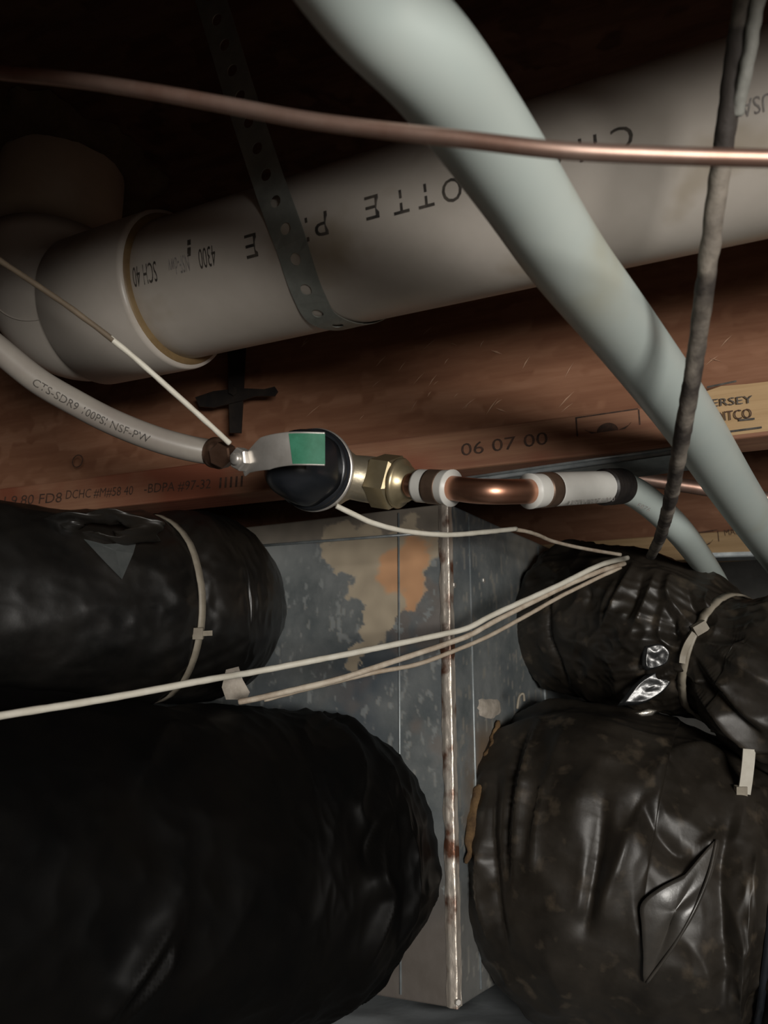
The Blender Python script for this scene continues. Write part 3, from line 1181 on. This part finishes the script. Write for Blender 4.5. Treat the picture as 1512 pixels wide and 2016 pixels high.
# --- lower left
T = thing('flexible_duct', 'largest black flexible duct, blackest and least glossy, at lower left', 'duct', P(660, 1690, .9), G4)
ll = [(690, 1676, .838, .077), (682, 1676, .830, .1075), (650, 1678, .817, .1270), (585, 1688, .792, .1360), (480, 1704, .76, .140), (330, 1720, .71, .142), (120, 1735, .65, .143), (-140, 1750, .585, .142), (-450, 1765, .52, .142)]
D = Duct(ll, make_wr([(0.06, 0.10, 0.002), (0.32, 0.08, 0.004)], 0.007, 0.005, 0.001), 300, 280, 5.2)
cre = [(((700, 1450), (716, 1520), (705, 1590), (735, 1640)), .008, .007), (((780, 1600), (752, 1650), (748, 1720), (762, 1770), (738, 1850), (718, 1905)), .014, .009), (((350, 1800), (300, 1870), (250, 1940), (190, 2030)), .012, .008),
       (((340, 1850), (320, 1910), (240, 2010)), .009, .007), (((400, 1440), (330, 1430), (290, 1500), (270, 1560)), .006, .008), (((760, 1590), (728, 1660), (730, 1720)), -.012, .009)]
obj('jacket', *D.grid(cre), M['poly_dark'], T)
LL = D
pts = [P(x, y, .745) for x, y in ((446, 1318), (470, 1312), (478, 1338), (492, 1362), (486, 1376), (446, 1376), (438, 1352))]
o = solid(obj('tie_tail', *fill_poly(pts, -FWD, 2, 0.001), M['mastic'], T, False, label='frayed tan strip sticking up'), 0.002)
# --- upper right
T = thing('flexible_duct', 'dusty black flexible duct, upper one at right, pinched by a knotted tie', 'duct', P(1100, 1225, 1.0), G4)
ur = [(1108, 1213, 1.112, .050), (1120, 1215, 1.035, .052), (1126, 1215, 1.02, .078), (1148, 1219, 1.0, .0885), (1195, 1228, .97, .0895), (1255, 1241, .935, .0875), (1312, 1258, .905, .0835), (1380, 1278, .872, .0740), (1440, 1300, .845, .0660), (1490, 1322, .825, .0770), (1560, 1350, .80, .0860), (1720, 1395, .76, .0800)]
D = Duct(ur, make_wr([(0.695, 0.18, 0.006), (0.2, 0.06, 0.001)], 0.0095, 0.0060, 0.0012), 360, 340, 9.4)
cre = [(((1250, 1108), (1228, 1150), (1205, 1195), (1185, 1232)), .007, .006), (((1292, 1128), (1278, 1175), (1262, 1215), (1240, 1252)), .008, .006), (((1212, 1140), (1190, 1190), (1182, 1240)), .005, .007),
       (((1322, 1128), (1316, 1170), (1338, 1205), (1366, 1232)), .009, .006), (((1308, 1195), (1302, 1245), (1318, 1270), (1348, 1280)), .008, .005), (((1330, 1210), (1322, 1240), (1335, 1262)), -.009, .006),
       (((1265, 1130), (1248, 1180), (1228, 1225)), -.006, .005), (((1350, 1150), (1362, 1190), (1380, 1215)), -.006, .005), (((1395, 1160), (1390, 1190), (1400, 1210)), .005, .005),
       (((1095, 1115), (1080, 1180), (1078, 1250), (1104, 1318), (1118, 1350)), -.008, .006), (((1150, 1140), (1160, 1165), (1158, 1190)), -.004, .004),
       (((1366, 1310), (1384, 1360), (1424, 1415), (1470, 1462), (1512, 1500)), .012, .008), (((1376, 1290), (1410, 1335), (1460, 1392), (1520, 1440)), .010, .007), (((1395, 1262), (1440, 1300), (1512, 1345)), .007, .007),
       (((1372, 1305), (1398, 1350), (1440, 1400), (1500, 1455)), -.010, .006), (((1405, 1240), (1450, 1255), (1512, 1290)), -.006, .006), (((1232, 1385), (1290, 1340), (1345, 1310)), .010, .008),
       (((1260, 1290), (1262, 1330), (1256, 1352)), -.007, .006), (((1175, 1270), (1210, 1320), (1215, 1365)), .004, .009)]
obj('jacket', *D.grid(cre), M['poly_dusty'], T)
UR = D
tie = obj('zip_tie', *D.band(0.695, 0.0085, 0.0022), M['tie'], T, label='pale nylon tie in the pinch')
h = D.hit(1378, 1236, 0.005)
e1 = (RIGHT * 0.86 + UP * 0.5)
e2 = (UP * 0.86 - RIGHT * 0.5)
obj('tie_head', *box(h - e1 * 0.007 - e2 * 0.005 - FWD * 0.004, e1 * 0.014, e2 * 0.010, FWD * 0.008), M['tie'], tie, False)


def strip(pts, w, nrm, th, name, m, parent, lab=None):
    fr = frames([Vector(v) for v in spline(pts, 8)], nrm)
    V, Fc = [], []
    for p, t_, n_, b_ in fr:
        V += [p - b_ * w / 2, p + b_ * w / 2, p + b_ * w / 2 + n_ * th, p - b_ * w / 2 + n_ * th]
    for i in range(len(fr) - 1):
        for k in range(4):
            k2 = (k + 1) % 4
            Fc.append((4 * i + k, 4 * i + k2, 4 * i + 4 + k2, 4 * i + 4 + k))
    Fc += [(0, 1, 2, 3), tuple(4 * (len(fr) - 1) + k for k in (3, 2, 1, 0))]
    return obj(name, V, Fc, m, parent, False, lab)


strip([D.hit(x, y, 0.005) for x, y in ((1366, 1246), (1352, 1268), (1344, 1290), (1342, 1306))], 0.006, -FWD, 0.0016, 'tie_tail', M['tie'], tie)
# clean, light-catching folds and gathered pleats
def fold(duct, outline, name, m, parent, bulge, off=0.004, lab=None, rings=6):
    pts = [duct.hit(x, y, off) for x, y in outline]
    pts = [Vector(v) for v in spline(pts + [pts[0]], 5)[:-1]]
    return solid(obj(name, *fill_poly(pts, -FWD, rings, bulge), m, parent, True, lab), 0.0008)


LAMP = Vector((0.84, -0.84, 0.25))


def glint_fold(duct, cx, cy, outline, lift, lab):
    """flat taut fold of clean plastic, turned half-way between viewer and hatch"""
    p = duct.hit(cx, cy, lift)
    h = ((LAMP - p).normalized() + (CAM - p).normalized()).normalized()
    pts = [on_plane(x, y, p, h) for x, y in outline]
    pts = [Vector(v) for v in spline(pts + [pts[0]], 4)[:-1]]
    c = sum(pts, Vector()) / len(pts)
    n_ = len(pts)
    V, Fc = [], []
    R_ = 9
    for k in range(R_):
        t_ = 1 - k / R_
        for q_ in pts:
            v = c + (q_ - c) * t_
            V.append(v + h * (0.0016 * ridged(v * 60) + 0.0012 * noise.noise(v * 130)))
        # rim tucks back into the jacket
    rim = [v - h * 0.009 + (v - c) * 0.18 for v in V[:n_]]
    V = rim + V + [c]
    for k in range(R_):
        for j_ in range(n_):
            j2 = (j_ + 1) % n_
            Fc.append((k * n_ + j_, k * n_ + j2, (k + 1) * n_ + j2, (k + 1) * n_ + j_))
    for j_ in range(n_):
        Fc.append((R_ * n_ + j_, R_ * n_ + (j_ + 1) % n_, len(V) - 1))
    obj('shiny_fold', V, Fc, M['shiny_poly'], T, True, lab)


glint_fold(D, 1290, 1292, ((1272, 1274), (1300, 1268), (1316, 1282), (1312, 1304), (1290, 1314), (1272, 1312)), 0.006, 'shiny clean fold catching the light')
glint_fold(D, 1285, 1350, ((1228, 1384), (1258, 1346), (1296, 1322), (1326, 1324), (1312, 1354), (1272, 1380)), 0.007, 'shiny clean fold catching the light')

# --- lower right
T = thing('flexible_duct', 'wide dusty black flexible duct, lower one at right, with a loose triangular flap', 'duct', P(1000, 1690, .95), G4)
lr = [(1076, 1694, .942, .075), (1080, 1694, .934, .110), (1096, 1692, .914, .1400), (1140, 1690, .885, .1590), (1214, 1700, .855, .1600), (1300, 1728, .835, .1545), (1400, 1753, .815, .1430), (1470, 1770, .802, .1300), (1506, 1780, .795, .1210), (1560, 1795, .785, .1290), (1680, 1832, .765, .1340), (1900, 1890, .73, .1340)]
D = Duct(lr, make_wr([(0.727, 0.13, 0.010), (0.2, 0.12, 0.001)], 0.009, 0.0075, 0.0014), 360, 340, 14.1)
cre = [(((1062, 1420), (1036, 1500), (1016, 1600), (1008, 1740)), .010, .006), (((1042, 1430), (1016, 1520), (1000, 1640), (996, 1740)), -.009, .006), (((1108, 1440), (1072, 1530), (1052, 1620), (1044, 1720)), .008, .005),
       (((1090, 1470), (1060, 1560), (1036, 1680)), -.007, .005), (((1240, 1615), (1226, 1680), (1196, 1755), (1182, 1815)), .012, .010), (((1188, 1560), (1178, 1660), (1160, 1760), (1150, 1840)), -.012, .008),
       (((1158, 1670), (1150, 1740), (1140, 1800)), .009, .006), (((976, 1520), (964, 1640), (976, 1780), (1000, 1890)), -.010, .008), (((948, 1640), (940, 1740), (960, 1850)), .008, .006),
       (((1280, 1530), (1330, 1488), (1390, 1476), (1440, 1500)), .009, .009), (((1262, 1570), (1300, 1650), (1350, 1684), (1412, 1610)), -.012, .009), (((1270, 1560), (1240, 1600), (1230, 1640)), -.008, .008),
       (((1345, 1690), (1380, 1660), (1412, 1650)), .008, .007), (((1180, 1420), (1260, 1450), (1340, 1470)), .006, .010), (((1080, 1400), (1160, 1430), (1200, 1480)), .005, .012), (((1200, 1480), (1150, 1540), (1120, 1620)), .005, .012),
       (((1360, 1860), (1390, 1900), (1400, 1960)), .006, .008), (((1440, 1600), (1420, 1700), (1424, 1820), (1430, 1960)), -.012, .010)]
obj('jacket', *D.grid(cre), M['poly_dusty'], T)
LR = D
tie = obj('zip_tie', *D.band(0.727, 0.006, 0.0012), M['black_rubber'], T, label='black cinch band in the pinch')
dT = (D.hit(1466, 1545) - CAM).dot(FWD) - 0.010
strip([P(x, y, dT) for x, y in ((1474, 1474), (1472, 1500), (1468, 1535), (1464, 1562))], 0.0115, -FWD, 0.0016, 'tie_tail', M['tie_white'], T, 'short white tie end')
h = P(1456, 1558, dT)
obj('tie_head', *box(h - RIGHT * 0.004 - UP * 0.004 - FWD * 0.003, RIGHT * 0.010, UP * 0.009, FWD * 0.006), M['tie'], T, False)
fl = [(1348, 1722), (1412, 1652), (1404, 1712), (1374, 1786), (1330, 1860), (1272, 1936), (1266, 1872), (1263, 1822), (1262, 1780), (1298, 1748)]
fold(D, fl, 'loose_flap', M['film'], T, 0.005, 0.006, 'loose triangular flap of plastic', 8)
q = [Vector(v) for v in spline([D.hit(x, y, 0.007) for x, y in ((1411, 1654), (1396, 1720), (1366, 1792), (1326, 1862), (1273, 1935))], 8)]
obj('flap_edge', *tube(q, 0.0014, 8), M['film'], T)
# edge of brown insulation showing between the jacket and the box
ins = [face_point(x, y, dr, nr, 0.005) for x, y in ((982, 1420), (962, 1490), (945, 1560), (930, 1630), (918, 1700))]
obj('insulation_edge', *tube([Vector(v) for v in spline(ins, 10)], [0.0012 + 0.0058 * math.sin(PI * i / 40) for i in range(41)], 16, jitter=0.0045, jf=110), M['fibre'], T, label='brown fibre insulation showing at the cuff')
st = [P(x, y, d) for x, y, d in ((1018, 1395, .86), (1022, 1372, .86), (1030, 1366, .86), (1032, 1380, .86))]
obj('tie_loop', *tube([Vector(v) for v in spline(st, 8)], 0.0014, 8), M['tie'], T)

# foil scrap lying in the gap between the right ducts
pts = [P(x, y, .80) for x, y in ((1250, 1404), (1276, 1396), (1294, 1398), (1284, 1408), (1262, 1410))]
solid(obj('foil_scrap', *fill_poly(pts, -FWD, 3, 0.002), M['foil'], label='small bright foil scrap between the two right ducts', cat='scrap'), 0.0006)

# ------------------------------------------------------------------ plastic sheet on the ground
V, Fc = [], []
nx, ny = 110, 90
c0 = Vector((cor.x, cor.y, 0))
for i in range(nx + 1):
    for j in range(ny + 1):
        p = c0 + Vector((-0.55 + 1.1 * i / nx, -0.42 + 0.9 * j / ny, 0))
        z_ = 0.0035 + 0.003 * noise.noise(p * 7) + 0.0025 * ridged(p * 11 + Vector((3, 1, 0)))
        p.z = max(0.0012, z_)
        V.append(p)
for i in range(nx):
    for j in range(ny):
        k = i * (ny + 1) + j
        Fc.append((k, k + ny + 1, k + ny + 2, k + 1))
obj('plastic_sheet', V, Fc, M['sheet'], label='cloudy plastic sheet on the ground below the metal duct box', cat='plastic sheet')

# ------------------------------------------------------------------ metal rail with screw on the joist bottom
a, b = P(884, 951, .735), P(1338, 884, .675)
b.z = a.z = (a.z + b.z) / 2 if abs(a.z - b.z) < 0.03 else a.z
a = on_plane(884, 951, Vector((0, 0, ZB - 0.003)), Z)
b = on_plane(1338, 886, Vector((0, 0, ZB - 0.003)), Z)
e = (b - a)
bk = Vector((-e.y, e.x, 0)).normalized()
if bk.dot(FWD) < 0:
    bk = -bk
T = thing('metal_rail', 'galvanised metal rail under the joist behind the copper elbow', 'rail', a)
obj('plate', *box(a - Z * 0.003, e, bk * 0.055, Z * 0.0012), M['galv'], T, False)
obj('front_lip', *box(a - Z * 0.003, e, bk * 0.0012, Z * 0.0056), M['galv'], T, False)
obj('hem', *tube([a + Z * 0.0022 - bk * 0.0015, a + e * 0.5 + Z * 0.0024 - bk * 0.0015, b + Z * 0.0022 - bk * 0.0015], 0.0016, 10), M['galv'], T)
sp = on_plane(1294, 912, Vector((0, 0, ZB - 0.006)), Z)
obj('screw', *lathe(sp + Z * 0.001, -Z, [(0, .005), (.002, .005), (.003, .0042), (.0045, .0028), (.008, .0020), (.011, .0006)], 20), M['steel'], T)
a2 = on_plane(1395, 1098, Vector((0, 0, ZB - 0.002)), Z)
b2 = on_plane(1530, 1094, Vector((0, 0, ZB - 0.002)), Z)
T = thing('metal_rail', 'short pale metal strip under the farther joist at right edge', 'rail', a2)
obj('plate', *box(a2, b2 - a2, Y * 0.03, Z * 0.002), M['galv'], T, False)
obj('front_lip', *box(a2, b2 - a2, Y * 0.001, Z * 0.007), M['galv'], T, False)

# ------------------------------------------------------------------ valve and water line
VD = 0.660
T = thing('shutoff_valve', 'brass shutoff valve with black cap and green-labelled silver lever', 'valve', P(700, 940, VD))
rc = P(614, 924, VD)                                # centre of the cap rim
av = (P(548, 908, VD - 0.052) - rc).normalized()    # cap points to the viewer and left
capr = 0.0325
lob = lambda t_: 1 + 0.025 * math.cos(6 * t_)
obj('cap_rim', *lathe(rc - av * 0.004, av, [(0, capr), (.0022, capr + .0012), (.0042, capr + .0008), (.0050, capr - .0012), (.0066, capr - .0012), (.0074, capr + .0002), (.0094, capr), (.0104, capr - .003)], 64), M['black_rubber'], T)
obj('cap', *lathe(rc + av * 0.004, av, [(0, .0305), (.012, .0300), (.024, .0275), (.034, .0235), (.041, .0185), (.0455, .012), (.047, .004)], 48, shape=lob), M['black_rubber'], T)
# moulded rib down the front of the cap
pts = []
upn = (UP - av * UP.dot(av)).normalized()
for k in range(15):
    a = -1.25 + 2.5 * k / 14
    pts.append(rc + av * (0.004 + 0.040 * math.cos(a)) + upn * 0.0290 * math.sin(a) + RIGHT * 0.004)
obj('cap_rib', *tube(pts, 0.0022, 8), M['black_rubber'], T)
body0 = rc - av * 0.004
obj('bezel', *lathe(body0 - av * 0.004, av, [(0, .030), (.001, .0342), (.0030, .0345), (.0042, .0330)], 64), M['steel'], T)
obj('body', *lathe(body0 - av * 0.030, av, [(0, .020), (.004, .0255), (.014, .0300), (.024, .0318), (.0265, .0322)], 56), M['nickel'], T)
# side neck to the right
n0, n1 = P(668, 936, VD + 0.020), P(756, 948, VD + 0.022)
adir = (n1 - n0).normalized()
nl_ = (n1 - n0).length
obj('neck', *lathe(n0 - adir * 0.012, adir, [(0, .026), (.010, .0262), (.016, .0245), (.020, .0208), (nl_ * .62, .0188), (nl_ * .9, .0195), (nl_ + .010, .0200)], 48), M['nickel'], T)
h0 = P(740, 945, VD + 0.020)
hd = (P(830, 957, VD - 0.002) - h0).normalized()
obj('hex_nut', *hexprism(h0, hd, 0.0215, 0.0235, ref=UP * 0.94 + FWD * 0.3, ch=0.10), M['brass'], T, False)
f0 = h0 + hd * 0.0215
obj('flange', *lathe(f0, hd, [(0, .0205), (.002, .0212), (.0045, .0195), (.006, .0158), (.010, .0150), (.012, .0128), (.020, .0120)], 40), M['brass'], T)
# lever: nut, washer, curved strip and label
nn0 = P(486, 905, .600)
obj('stem_nut', *hexprism(nn0, (-FWD * 0.8 - RIGHT * 0.6), 0.010, 0.0088), M['steel'], T, False)
obj('stem', *lathe(nn0, (-FWD * 0.8 - RIGHT * 0.6), [(0, .0045), (.012, .0045), (.0135, .0035)], 20), M['steel'], T)
obj('stem_nut', *hexprism(P(447, 894, .622), (-FWD * 0.55 - RIGHT * 0.2 - UP * .1), 0.012, 0.0100), M['brown_steel'], T, False)
lv = [(478, 922, .600), (500, 905, .590), (528, 891, .582), (565, 884, .577), (600, 883, .575), (640, 884, .576)]
lvp = spline(lv, 10)
wl_ = [0.0125 + 0.0115 * min(1, max(0, (i - 4) / 14)) for i in range(len(lvp))]
V, Fc = [], []
for (x, y, d), w in zip(lvp, wl_):
    c = P(x, y, d)
    e_ = UP * 1.0 + RIGHT * (-0.28 if x < 540 else -0.28 * max(0, (600 - x) / 60))
    e_.normalize()
    V += [c - e_ * w / 2, c - e_ * w / 6, c + e_ * w / 6, c + e_ * w / 2]
for i in range(len(lvp) - 1):
    for k in range(3):
        Fc.append((4 * i + k, 4 * i + 4 + k, 4 * i + 5 + k, 4 * i + 1 + k))
lever = obj('lever', V, Fc, M['steel'], T, label='curved silver lever strip')
solid(lever, 0.0018, 0)
bevel_obj(lever, 0.0006)
Vg, Fg = [], []
idx = [i for i, q in enumerate(lvp) if q[0] >= 570]
for i in idx:
    x, y, d = lvp[i]
    c = P(x, y, d - 0.0013)
    e_ = UP * 1.0 + RIGHT * (-0.28 * max(0, (600 - x) / 60))
    e_.normalize()
    w = wl_[i] * 0.9
    Vg += [c - e_ * w / 2, c + e_ * w / 2]
for i in range(len(idx) - 1):
    Fg.append((2 * i, 2 * i + 2, 2 * i + 3, 2 * i + 1))
obj('sticker', Vg, Fg, M['green'], lever, label='green sticker on the lever')

# left supply tube
T = thing('water_tube', 'cloudy printed plastic tube curving in from left to the valve', 'tube', P(432, 893, .635))
tl = [(-330, 330, .585), (-140, 560, .60), (-60, 640, .605), (0, 690, .61), (75, 750, .615), (150, 794, .62), (220, 830, .625), (300, 862, .63), (370, 882, .634), (432, 893, .638)]
tlp = [P(*q) for q in spline(tl, 12)]
obj('hose', *tube(tlp, 0.0100, 28), M['pex_clear'], T)
obj('coupling', *lathe(P(418, 890, .637), (P(452, 897, .625) - P(418, 890, .637)), [(0, .0105), (.002, .0122), (.010, .0122), (.012, .0095), (.018, .009)], 28), M['brown_steel'], T)


def tube_text(s, path_px, r, m, parent, hpx, tilt=0.0):
    """letters along a tube on the side that faces the viewer"""
    V, Fc = text_geo(s)
    x0, x1 = min(v.x for v in V), max(v.x for v in V)
    y0, y1 = min(v.y for v in V), max(v.y for v in V)
    pts = [P(*q) for q in spline(path_px, 12)]
    fr = frames(pts)
    n_ = len(fr) - 1
    out = []
    for v in V:
        f = (v.x - x0) / (x1 - x0) * n_
        i = min(int(f), n_ - 1)
        f -= i
        c = fr[i][0].lerp(fr[i + 1][0], f)
        t_ = fr[i][1].lerp(fr[i + 1][1], f).normalized()
        vw = (CAM - c)
        vw = (vw - t_ * vw.dot(t_)).normalized()
        dn = t_.cross(vw)
        if dn.dot(UP) < 0:
            dn = -dn
        d = (c - CAM).dot(FWD)
        w = (v.y - (y0 + y1) / 2) / (y1 - y0) * hpx * d / F
        a = w / r + tilt
        out.append(c + (vw * math.cos(a) + dn * math.sin(a)) * (r + 0.0003))
    return obj('lettering', out, Fc, m, parent, False)


tube_text('CTS-SDR9 100PSI NSF-PW', tl[4:8], 0.0100, M['ink'], T, 15, -0.2)

# copper elbow between two crimped plastic sleeves
T = thing('copper_elbow', 'shiny copper elbow with white sleeves right of the brass nut', 'pipe fitting', P(970, 968, .60))
line = [(806, 955, .655), (850, 958, .640), (890, 961, .626), (930, 966, .613), (968, 968, .607), (1005, 968, .612), (1045, 967, .624), (1085, 964, .640), (1140, 961, .665), (1205, 958, .70)]
lp = [P(*q) for q in spline(line, 12)]


def seg_px(x0, x1):
    return [p for p in lp if x0 <= proj(p)[0] <= x1]


def sleeve(name, x0, x1, r, m, parent, taper=0.0, lab=None):
    pts = seg_px(x0, x1)
    n_ = len(pts)
    return obj(name, *tube(pts, [r + taper * i / max(1, n_ - 1) for i in range(n_)], 36), m, parent, True, lab)


sleeve('elbow_tube', 800, 1092, 0.0096, M['copper'], T)
sleeve('sleeve', 822, 852, 0.0133, M['pex_white'], T, lab='white plastic sleeve')
sleeve('crimp_ring', 846, 874, 0.0137, M['crimp'], T)
sleeve('sleeve', 868, 893, 0.0133, M['pex_white'], T, 0.0012, 'white plastic sleeve')
sleeve('sleeve', 1040, 1072, 0.0138, M['pex_white'], T, -0.0008, 'white plastic sleeve')
sleeve('crimp_ring', 1064, 1088, 0.0140, M['crimp'], T)
T2 = thing('water_tube', 'short white printed plastic tube between the copper elbow and black tape', 'tube', P(1190, 960, .69))
pts = seg_px(1082, 1206)
obj('hose', *tube(pts, 0.0136, 36), M['pex_white'], T2)
tube_text('ASTM F876 100', [(1092, 978, .642), (1140, 976, .664), (1182, 973, .685)], 0.0140, M['ink_grey'], T2, 9, -0.35)
tp = [P(*q) for q in spline([(1188, 959, .69), (1206, 958, .70), (1224, 957, .71)], 8)]
obj('tape_wrap', *tube(tp, [0.0156 + 0.0003 * math.sin(i * 2.3) for i in range(len(tp))], 36), M['tape'], T2, True, 'black tape wrap')
T3 = thing('water_tube', 'milky tube dropping from the black tape behind the upper right duct', 'tube', P(1224, 958, .715))
tr = [(1222, 956, .715), (1260, 976, .735), (1300, 1008, .76), (1338, 1046, .79), (1372, 1090, .86), (1405, 1140, .95), (1432, 1190, 1.03)]
obj('hose', *tube([P(*q) for q in spline(tr, 12)], 0.0135, 28), M['pex'], T3)
tube_text('F876', [(1238, 975, .716), (1262, 986, .726)], 0.0140, M['ink_grey'], T3, 9, -0.3)
T = obj('copper_tube', *tube([P(*q) for q in spline([(1160, 926, .90), (1222, 937, .895), (1300, 949, .885), (1390, 963, .872), (1480, 978, .86), (1580, 993, .85), (1900, 1046, .81)], 10)], 0.0075, 20), M['copper_dull'],
        label='rear copper tube running right from behind the black tape', cat='tube')

# ------------------------------------------------------------------ wires
WG = 'cream control wires'


def wire(pp, r, m, label):
    pts = [P(*q) for q in spline(pp, 14)]
    o = obj('control_wire', *tube(pts, r, 10, jitter=0.0003, jf=120), m, label=label, cat='wire', group=WG)
    return o


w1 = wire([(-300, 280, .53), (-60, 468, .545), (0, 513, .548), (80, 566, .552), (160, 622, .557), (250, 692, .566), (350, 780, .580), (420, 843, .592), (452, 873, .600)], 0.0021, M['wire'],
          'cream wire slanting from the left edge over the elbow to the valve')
w1.data.materials.append(M['wire_shaded'])  # shade on the wire's left stretch is painted in as dark brown
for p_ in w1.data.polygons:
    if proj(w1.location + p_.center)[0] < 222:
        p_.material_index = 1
wire([(662, 996, .655), (695, 1012, .66), (735, 1030, .668), (800, 1046, .685), (880, 1053, .71), (950, 1048, .75), (1016, 1041, .79)], 0.0023, M['wire'],
     'cream wire sagging below the valve and crossing the foil corner')
wire([(1012, 1042, .80), (1035, 1046, .81), (1058, 1053, .83), (1090, 1066, .86), (1150, 1080, .88), (1222, 1092, .895)], 0.0020, M['wire_dirty'],
     'dirty broken wire end along the top edge of the metal box')
wire([(-500, 1500, .40), (-250, 1456, .45), (-60, 1420, .50), (0, 1409, .525), (200, 1377, .575), (400, 1340, .628), (500, 1323, .67), (620, 1300, .69), (722, 1280, .71), (869, 1249, .745), (921, 1236, .757), (976, 1208, .773), (1100, 1152, .81), (1180, 1113, .838), (1236, 1098, .86)], 0.0027, M['wire'],
     'long cream wire crossing in front of the ducts from the left edge')
wire([(470, 1382, .70), (520, 1372, .70), (580, 1358, .70), (667, 1337, .705), (738, 1314, .715), (869, 1271, .748), (925, 1250, .76), (976, 1222, .776), (1100, 1160, .813), (1180, 1125, .84), (1230, 1109, .858)], 0.0026, M['wire_dirty'],
     'dirty cream wire emerging from behind the large left duct, middle of three')
wire([(520, 1378, .71), (620, 1352, .715), (738, 1324, .725), (817, 1309, .742), (877, 1288, .755), (956, 1255, .775), (1040, 1210, .80), (1100, 1176, .82), (1170, 1141, .843), (1222, 1117, .858)], 0.0021, M['wire_brown'],
     'brownish thin wire, lowest of the three at the foil corner')
